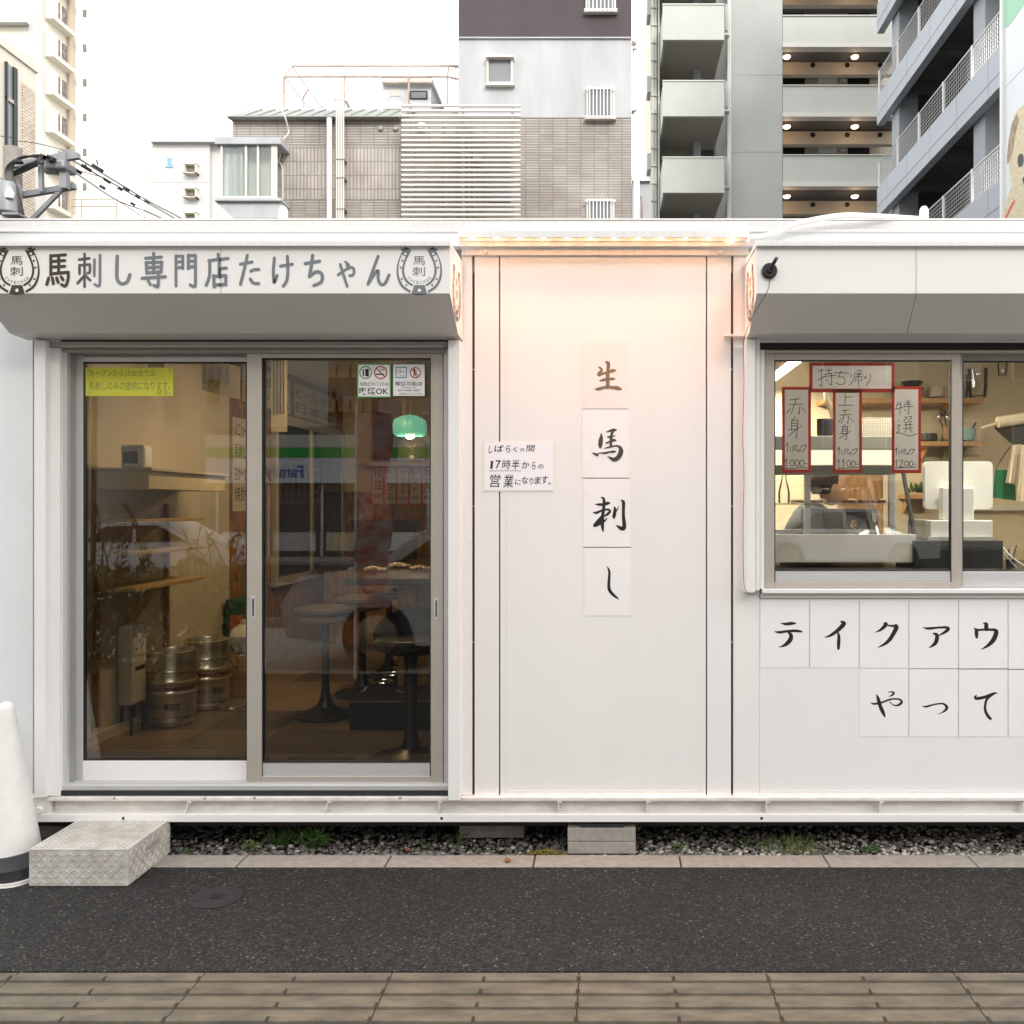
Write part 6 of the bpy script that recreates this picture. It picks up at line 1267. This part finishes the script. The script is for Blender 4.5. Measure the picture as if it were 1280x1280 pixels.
# --- far white blocks on the left
DY = 60.0
wb_ = thing('far_white_block', 'far white low block with small windows and a blue sign', 'building', (X_(235,DY),DY,0))
MB().px(190,177,262,640,DY,20).build('wall', M['whitew'], wb_); MB().px(262.3,176,300,640,DY+.3,20).build('wall', M['whitew'], wb_); MB().px(179.5,183,190,640,DY+2,18).build('wall', M['whitew'], wb_); MB().px(187,170,300,177,DY-.4,21).build('parapet', M['whitew'], wb_)
MB().px(190,226.5,262,227.3,DY-.03,.03).build('wall_joint', M['aledge'], wb_)
for k in range(4):
    y = 204+30.5*k; f = MB().px(229,y,245,y+1,DY-.5,.5).px(229,y+11,245,y+12,DY-.5,.5).px(229,y,230.5,y+12,DY-.5,.5).px(243.5,y,245,y+12,DY-.5,.5).build('window', M['creamw'], wb_); MB().px(232,y+2,242,y+9.5,DY-.1,.1).build('pane', M['frosted'], f)
sgb = mat('blue_sign_print', (.25,.45,.75), .5); sg1 = MB().px(210.5,197,212,207.5,DY-.06,.05).px(212.8,197,214.5,207.5,DY-.06,.05).px(206.5,207,216,209,DY-.06,.05).px(208.8,197,210,207,DY-.06,.05).build('sign_mark', sgb, wb_)
# --- tall cream tower
TX = -44.7
tw = thing('cream_tower', 'very tall cream tower block with angled bay windows on the left', 'building', (-50,75,0))
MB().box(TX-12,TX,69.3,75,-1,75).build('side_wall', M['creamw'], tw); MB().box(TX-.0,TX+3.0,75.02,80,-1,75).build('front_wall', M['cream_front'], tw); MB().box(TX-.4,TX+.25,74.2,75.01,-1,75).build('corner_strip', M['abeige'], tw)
for k in range(-2,8):
    z0 = Z_(45+45.7*k, 74); 
    w1 = MB().box(TX,TX+.7,71.3,71.9,z0,z0+1.9).build('bay_fin', M['creamw'], tw); MB().box(TX,TX+.7,71.9,74.2,z0-.0,z0+.35).build('bay_sill', M['creamw'], tw)
    MB().box(TX+.02,TX+.06,72.4,74.2,z0+.4,z0+2.2).build('bay_glass', M['stain'], tw); MB().box(TX+.07,TX+.12,73.2,73.3,z0+.4,z0+2.2).build('bay_mullion', M['white_pl'], tw)
    MB().px(103.5,12+43.4*k,108,21+43.4*k,74.98,.02).build('small_window', M['stain'], tw); MB().px(104.5,14+43.4*k,106.5,21+43.4*k,74.96,.02).build('pane', M['frosted'], tw)
for k in range(-1,3):
    y = 5.5+47.5*k; MB().px(-30,y,33,y+22,68.6,.5).build('balcony_front', M['whitew'], tw); MB().px(-30,y-14,33,y,70,.3).build('balcony_wall', M['adark'], tw); MB().px(-30,y-20,31,y-14,69.5,.2).build('balcony_soffit', M['stain'], tw)
MB().px(-40,-60,33,640,70.4,8).build('front_wall', M['whitew'], tw); MB().px(33,-60,36,640,69.25,2).build('corner_strip', M['whitew'], tw)
MB().box(TX,TX+6,60,60.1,12,12.1).v
# --- near tiled building at the far left
LX = -19.1
nb = thing('brick_tiled_building', 'cream brick tiled building with tall dark windows at the left edge', 'building', (-21,28,0))
def lp(px, py): Y = LX*FPX/(px-CX); return Y, Z_(py, Y)
ztop = lp(22,87)[1]; y22 = 28.9
MB().box(LX-5,LX,20,30.0,-1,15.9).build('side_wall', M['creamw'], nb); MB().box(LX-5,LX+.06,20,30.05,15.9,16.15).build('cornice', M['creamw'], nb)
MB().box(LX+.001,LX+.05,lp(27,100)[0],lp(42,100)[0],-1,15.2).build('tile_panel', M['btile'], nb); MB().box(LX+.001,LX+.05,lp(17.5,100)[0],lp(20,100)[0],-1,15.4).build('tile_panel', M['btile'], nb)
MB().box(LX+.001,LX+.03,lp(5,100)[0],lp(17,100)[0],-1,15.5).build('dark_window', M['frosted'], nb)
for a in (5,14.5,17): y_ = lp(a,100)[0]; MB().box(LX+.03,LX+.09,y_,y_+.07,-1,15.5).build('window_frame', M['black'], nb)
for zz in (7,9.6,12.2,14.3): MB().box(LX+.03,LX+.08,lp(5,100)[0],lp(17,100)[0],zz,zz+.12).build('window_transom', M['abeige'], nb)
# roof terrace rails beyond
rt = thing('terrace_rail', 'thin yellow rail frame above the shop roof on the left', 'rail', P(120,272,30)); 
for a in (90,102,146): MB().tube([P(a,290,30),P(a,249,30)], .025, 5).build('post', M['abeige'], rt)
for y in (249,258): MB().tube([P(90,y,30),P(146,y,30)], .02, 5).build('rail', M['abeige'], rt)
MB().tube([P(146,250,30),P(185,275,34)], .02, 5).build('rail', M['abeige'], rt)
# --- utility pole head with cross arms, transformer and cables
UY = 12.0
up = thing('utility_pole', 'utility pole head with cross arms, transformer and thick black cables', 'utility pole', P(14,400,UY))
um = mat('galvanised_steel', (.27,.28,.30), .5, m=.3, var=.1, vs=6)
MB().tube([P(16,760,UY),P(16,185,UY)], [.15,.11], 16, False).build('pole', M['concrete'], up, smooth=True)
def ubeam(a,b,w_=.06): MB().beam(P(*a),P(*b),w_,w_).build('cross_arm', um, up)
ubeam((8,208,UY-.2),(99,195,UY-.2),.07); ubeam((14,213,UY+.1),(92,190,UY+.1),.07); ubeam((27,244,UY-.1),(94,233,UY-.1),.07); ubeam((80,192,UY-.22),(81,236,UY-.22),.09); ubeam((51,203,UY-.2),(52,240,UY-.2),.05); ubeam((79,235,UY-.1),(40,275,UY-.1),.05); ubeam((8,206,UY),(20,218,UY),.06)
sw = MB().px(54,199,80,210,UY-.35,.3).build('switch_box', um, up, bevel=.03); MB().tube([P(58,211,UY-.2),P(72,212,UY-.2)], .07, 10).build('switch_drum', um, up)
MB().lathe([(.13,.0),(.15,.02),(.15,.36),(.13,.40),(.05,.42),(.001,.42)], P(11,268,UY-.3), 18).build('transformer', um, up, smooth=True); MB().lathe([(.05,0),(.06,.06),(.02,.14)], P(12,248,UY-.42), 10).build('bushing', M['white_pl'], up); MB().px(2,265,22,268,UY-.5,.4).build('transformer_bracket', um, up)
ck = M['black']
for i in range(5): MB().tube([P(26+1.6*i,286,UY-.3),P(22+1.5*i,262,UY-.33),P(12+2.5*i,238,UY-.35),P(7+2*i,215,UY-.35),P(14+1.5*i,203-i*.6,UY-.35),P(30,197-i*.4,UY-.33),P(48,194+i*.7,UY-.3),P(58,197+i,UY-.3)], .014, 6).build('thick_cable', ck, up, smooth=True)
for i in range(3): MB().tube([P(17,215+2*i,UY-.3),P(32,207+3*i,UY-.3),P(45,202+2*i,UY-.32),P(50,196+i,UY-.3)], .016, 6).build('loop_cable', ck, up, smooth=True)
for p in ((56,197),(60,199),(64,198)): MB().beam(P(p[0]-4,p[1]-2,UY-.4),P(p[0]+4,p[1]+2,UY-.4),.07,.05).build('insulator', ck, up)
MB().px(15,199,25,203,UY-.42,.08).build('cable_clamp', ck, up, bevel=.01)
wr2 = [((84,209),(115,230),(150,252),(206,275)),((90,200),(128,222),(178,250),(222,275)),((98,198),(140,224),(190,254),(232,276))]
for i, (a,b,c_,d) in enumerate(wr2):
    far = UY+6
    w_ = MB().tube([P(a[0],a[1],UY-.2),P(b[0],b[1],UY+1.5),P(c_[0],c_[1],UY+3.5),P(d[0],d[1],far),P(d[0]+80,d[1]+48,far+5)], .012, 6).build('power_line', ck, up)
    for px,py,Y_,L in (((96,213,UY,5),(128,234,UY+2,2.5),(166,255,UY+3.8,2)),((108,210,UY,5),(134,226,UY+1.6,3.2),(150,236,UY+2.4,2)),((122,210,UY+.4,6),(158,236,UY+2.2,3),(172,246,UY+3,2),(184,252,UY+3.6,2)))[i]:
        MB().beam(P(px-L,py-L*.6,Y_),P(px+L,py+L*.65,Y_),.05,.045).build('line_sleeve', ck, up)
for px,py in ((107,204),(121,200)): MB().tube([P(px,py,UY),P(px+1,py+6,UY)], .01, 5).build('spike', ck, up)
for (a,b) in (((0,170),(20,172)),((50,180),(95,192)),((0,222),(14,240)),((84,210),(130,222))): MB().tube([P(a[0]-30,a[1]-4,UY+2),P(a[0],a[1],UY+2),P(b[0],b[1],UY+2)], .006, 4).build('thin_wire', ck, up)

# ------------------------------------------------------------------ ACROSS THE STREET, behind the camera (seen only in the window panes)
def mz(px, py, D):                                 # point that appears at px,py in the pane when mirrored at depth D
    return (X_(px,D), 2*3.93-D, Z_(py,D))
D = 34.0; YB = 2*3.93-D
sb = thing('corner_shop', 'low shop across the street with green stripe and white fascia', 'shop', (-9,YB-3,0))
MB().box(X_(262,D),X_(640,D),YB-9,YB,0,5.0).build('wall', mat('shop_dark_glazing', (.10,.10,.10), .3), sb); fz0 = 2.85
MB().box(X_(262,D),X_(640,D),YB,YB+.4,fz0,fz0+.95).build('white_fascia', mat('shop_fascia', (.70,.74,.80), .4), sb); MB().box(X_(262,D),X_(640,D),YB,YB+.42,fz0+.96,fz0+1.32).build('green_stripe', mat('green_fascia', (.03,.42,.07), .4), sb); MB().box(X_(262,D),X_(640,D),YB,YB+.42,fz0+1.33,fz0+1.8).build('top_trim', M['aledge'], sb)
g = MB(); xa_, xb_ = X_(300,D), X_(385,D)
v, f = type_mesh('FamilyMart', 1, .02); wmax = max(p[0] for p in v); g.add([(xb_-(xb_-xa_)*(1-p[0]/wmax) if 0 else xb_-(p[0]/wmax)*(xb_-xa_), YB+.41, fz0+.22+p[1]*.62) for p in v], f); g.build('fascia_lettering', mat('blue_letters', (.03,.12,.4), .4), sb)
for k in range(9): x = X_(270,D)+2*k; MB().box(x,x+.1,YB+.01,YB+.08,.1,fz0-.05).build('window_post', M['silver'], sb); MB().box(x+.2,x+1.8,YB+.01,YB+.04,.3,1.0).build('window_poster', M[('paper','menu_paper','wall_in')[k%3]], sb)
def block(label, x0,x1,y1,dep,h,m,fl,cols,z0=3.0,wm='black',bal=False):
    o = thing('street_building', label, 'building', ((x0+x1)/2,y1-dep/2,0)); MB().box(x0,x1,y1-dep,y1,0,h).build('wall', m, o)
    for i in range(fl):
        for j in range(cols):
            x = x0+(x1-x0)*(j+.25)/cols; z_ = z0+2.9*i; f_ = MB().box(x,x+(x1-x0)/cols*.5,y1,y1+.05,z_,z_+1.4).build('window', M['aledge'], o); MB().box(x+.08,x+(x1-x0)/cols*.5-.08,y1+.05,y1+.07,z_+.08,z_+1.32).build('pane', M['frosted' if (i+j)%3 else 'black'], f_)
            if bal: MB().box(x-.4,x+(x1-x0)/cols*.5+.4,y1,y1+1.1,z_-1.0,z_-.05).build('balcony', m, o)
    return o
block('grey concrete building across the street, left part', -60,-19.5,-25,10,19,mat('dull_grey_wall', (.50,.47,.43), .8, var=.1, vs=.5),4,9,4.5)
block('blue grey building behind the low shop across the street', -22.8,-16.5,-35,10,27,mat('slate_wall', (.33,.38,.41), .8, var=.08, vs=.4),7,4,4)
block('orange brown apartment tower behind the low shop', -25.5,-19.8,-70,12,62,mat('orange_brown_wall', (.42,.23,.14), .8, var=.1, vs=.4),17,5,6,bal=True)
block('beige building across the street near the middle', -9.2,2.5,-33,12,17,mat('dark_beige_wall', (.22,.19,.15), .8, var=.08, vs=.4),4,4,5)
block('brown office building across the street to the right', 2.8,18,-28,12,24,mat('brown_wall', (.17,.14,.115), .8, var=.08, vs=.4),7,6,3.5)
block('grey block far to the right across the street', 18.3,45,-30,12,20,mat('mid_grey_wall', (.3,.3,.29), .8, var=.08, vs=.4),6,8,3.5)
# hedge along the road kerb, with sprouting branches
hd_ = thing('kerb_hedge', 'dense clipped hedge with sprouting branches by the road kerb', 'hedge', (-3.4,-.5,0))
g = MB(); s_ = MB()
for i in range(17000):
    x = random.uniform(-6.4,-3.35); y = random.gauss(-.5,.26); z_ = random.uniform(.02,.98)
    if abs(y+.5) > .55: continue
    leafq(g, (x,y,z_), random.uniform(.04,.08), random.uniform(.03,.05), random.uniform(0,6.28), random.uniform(-.5,1.2))
for i in range(30):
    x = random.uniform(-5.0,-3.4); z1 = random.uniform(1.0,1.65); xe = x+random.uniform(-.3,.3); s_.tube([(x,-.4,.5),((x+xe)/2,-.35,z1*.8),(xe,-.3,z1)], .006, 4)
    for k in range(24): t_ = random.uniform(.4,1); leafq(g, (x+(xe-x)*t_, -.36, .5+(z1-.5)*t_), .07, .035, random.uniform(0,6.28), random.uniform(-.2,.8))
for i in range(30): x = random.uniform(-6.3,-3.4); s_.tube([(x,-.5,0),(x+.05,-.5,.5),(x+.1,-.45,1.0)], .012, 5)
g.build('foliage', M['hedge'], hd_); s_.build('stems', M['bark'], hd_)
# banner flag
nf = thing('banner_flag', 'red and white upright banner flag on a thin pole by the pavement', 'flag', (-2.0,-.3,0)); MB().tube([(-2.28,-.3,0),(-2.28,-.3,2.5)], .012, 8).build('pole', M['white_pl'], nf)
g = MB(); n=20; vs=[(-2.27+.30*i/3+.02*math.sin(j*.7), -.3+.05*math.sin(j*.6+i), 2.4-1.75*j/n) for j in range(n+1) for i in range(4)]; g.add(vs, [(j*4+i,j*4+i+1,(j+1)*4+i+1,(j+1)*4+i) for j in range(n) for i in range(3)]); g.build('cloth', mat('red_white_banner', (.55,.09,.05), .8, c2=(.62,.60,.62), vs=5, st=(1.4,1,2.6)), nf, smooth=True)
# cars
def car():
    o = thing('parked_car', 'white saloon car waiting in the near lane', 'car', (0,0,0), 'cars on the road behind the camera')
    pts = [(-2.15,.35),(-2.2,.62),(-2.05,.86),(-1.35,.95),(-.75,1.38),(.55,1.42),(1.35,1.0),(2.0,.92),(2.15,.65),(2.12,.32),(1.72,.30)]+[(1.32+.38*math.cos(R(a)),.32+.38*math.sin(R(a))) for a in range(10,180,20)]+[(.9,.28),(-.92,.28)]+[(-1.32+.38*math.cos(R(a)),.32+.38*math.sin(R(a))) for a in range(10,180,20)]+[(-1.75,.30)]
    MB().prism(pts, 'y', -.84, .84).build('body', mat('white_car_paint', (.72,.73,.74), .2), o, bevel=.04, smooth=True)
    for s in (-1,1):
        MB().prism([(-1.22,.97),(-.70,1.33),(-.08,1.35),(-.08,.97)],'y',s*.845,s*.852).build('side_window', M['black'], o); MB().prism([(.0,.97),(.0,1.35),(.5,1.36),(1.15,.99)],'y',s*.845,s*.852).build('side_window', M['black'], o)
        for x in (-1.32,1.32): w_ = MB().lathe([(.001,s*.70),(.30,s*.70),(.33,s*.74),(.33,s*.86),(.28,s*.88),(.22,s*.87)], (x,0,.33), 24, 'y').build('wheel', M['rubber'], o); MB().lathe([(.001,s*.885),(.05,s*.89),(.2,s*.875),(.21,s*.86)], (x,0,.33), 20, 'y').build('rim', M['steel'], w_)
        MB().box(-2.19,-2.10,s*.55-.16,s*.55+.16,.66,.78).build('headlight', M['frosted'], o, bevel=.02); MB().box(2.08,2.15,s*.6-.13,s*.6+.13,.7,.82).build('tail_light', M['red'], o)
    MB().prism([(-1.30,.98),(-.78,1.345),(-.76,1.34),(-1.27,.97)],'y',-.7,.7).build('windscreen', M['black'], o)
    return o
c0 = car(); c0.location = (-10.8,-13.5,-.03)
dup(c0, (-.88,-1.6,.0), 'white saloon car parked on the pavement right behind the camera'); dup(c0, (-20,-14.2,-.03), 'white saloon car farther down the road'); dup(c0, (5.5,-13.8,-.03), 'white saloon car on the right part of the road')
# no parking sign on a post
ns = thing('road_sign', 'round blue and red no parking sign on a brown post', 'road sign', (-9.8,-9.2,0)); MB().tube([(-9.8,-9.2,0),(-9.8,-9.2,4.2)], .05, 8).build('post', M['bark'], ns)
MB().lathe([(.001,.0),(.27,.0),(.27,.02),(.001,.02)], (-10.2,-9.1,2.75), 28, 'y').build('disc', M['blue_l'], ns); g = MB()
g.tube([(-10.2+.24*math.cos(t_),-9.06,2.75+.24*math.sin(t_)) for t_ in [i*math.pi/10 for i in range(21)]], .03, 6); g.tube([(-10.37,-9.06,2.92),(-10.03,-9.06,2.58)], .022, 6); g.build('red_ring', M['red'], ns)
MB().tube([(-9.8,-9.2,3.4),(-10.2,-9.15,3.4),(-10.2,-9.12,2.75)], .025, 6).build('arm', M['silver'], ns)
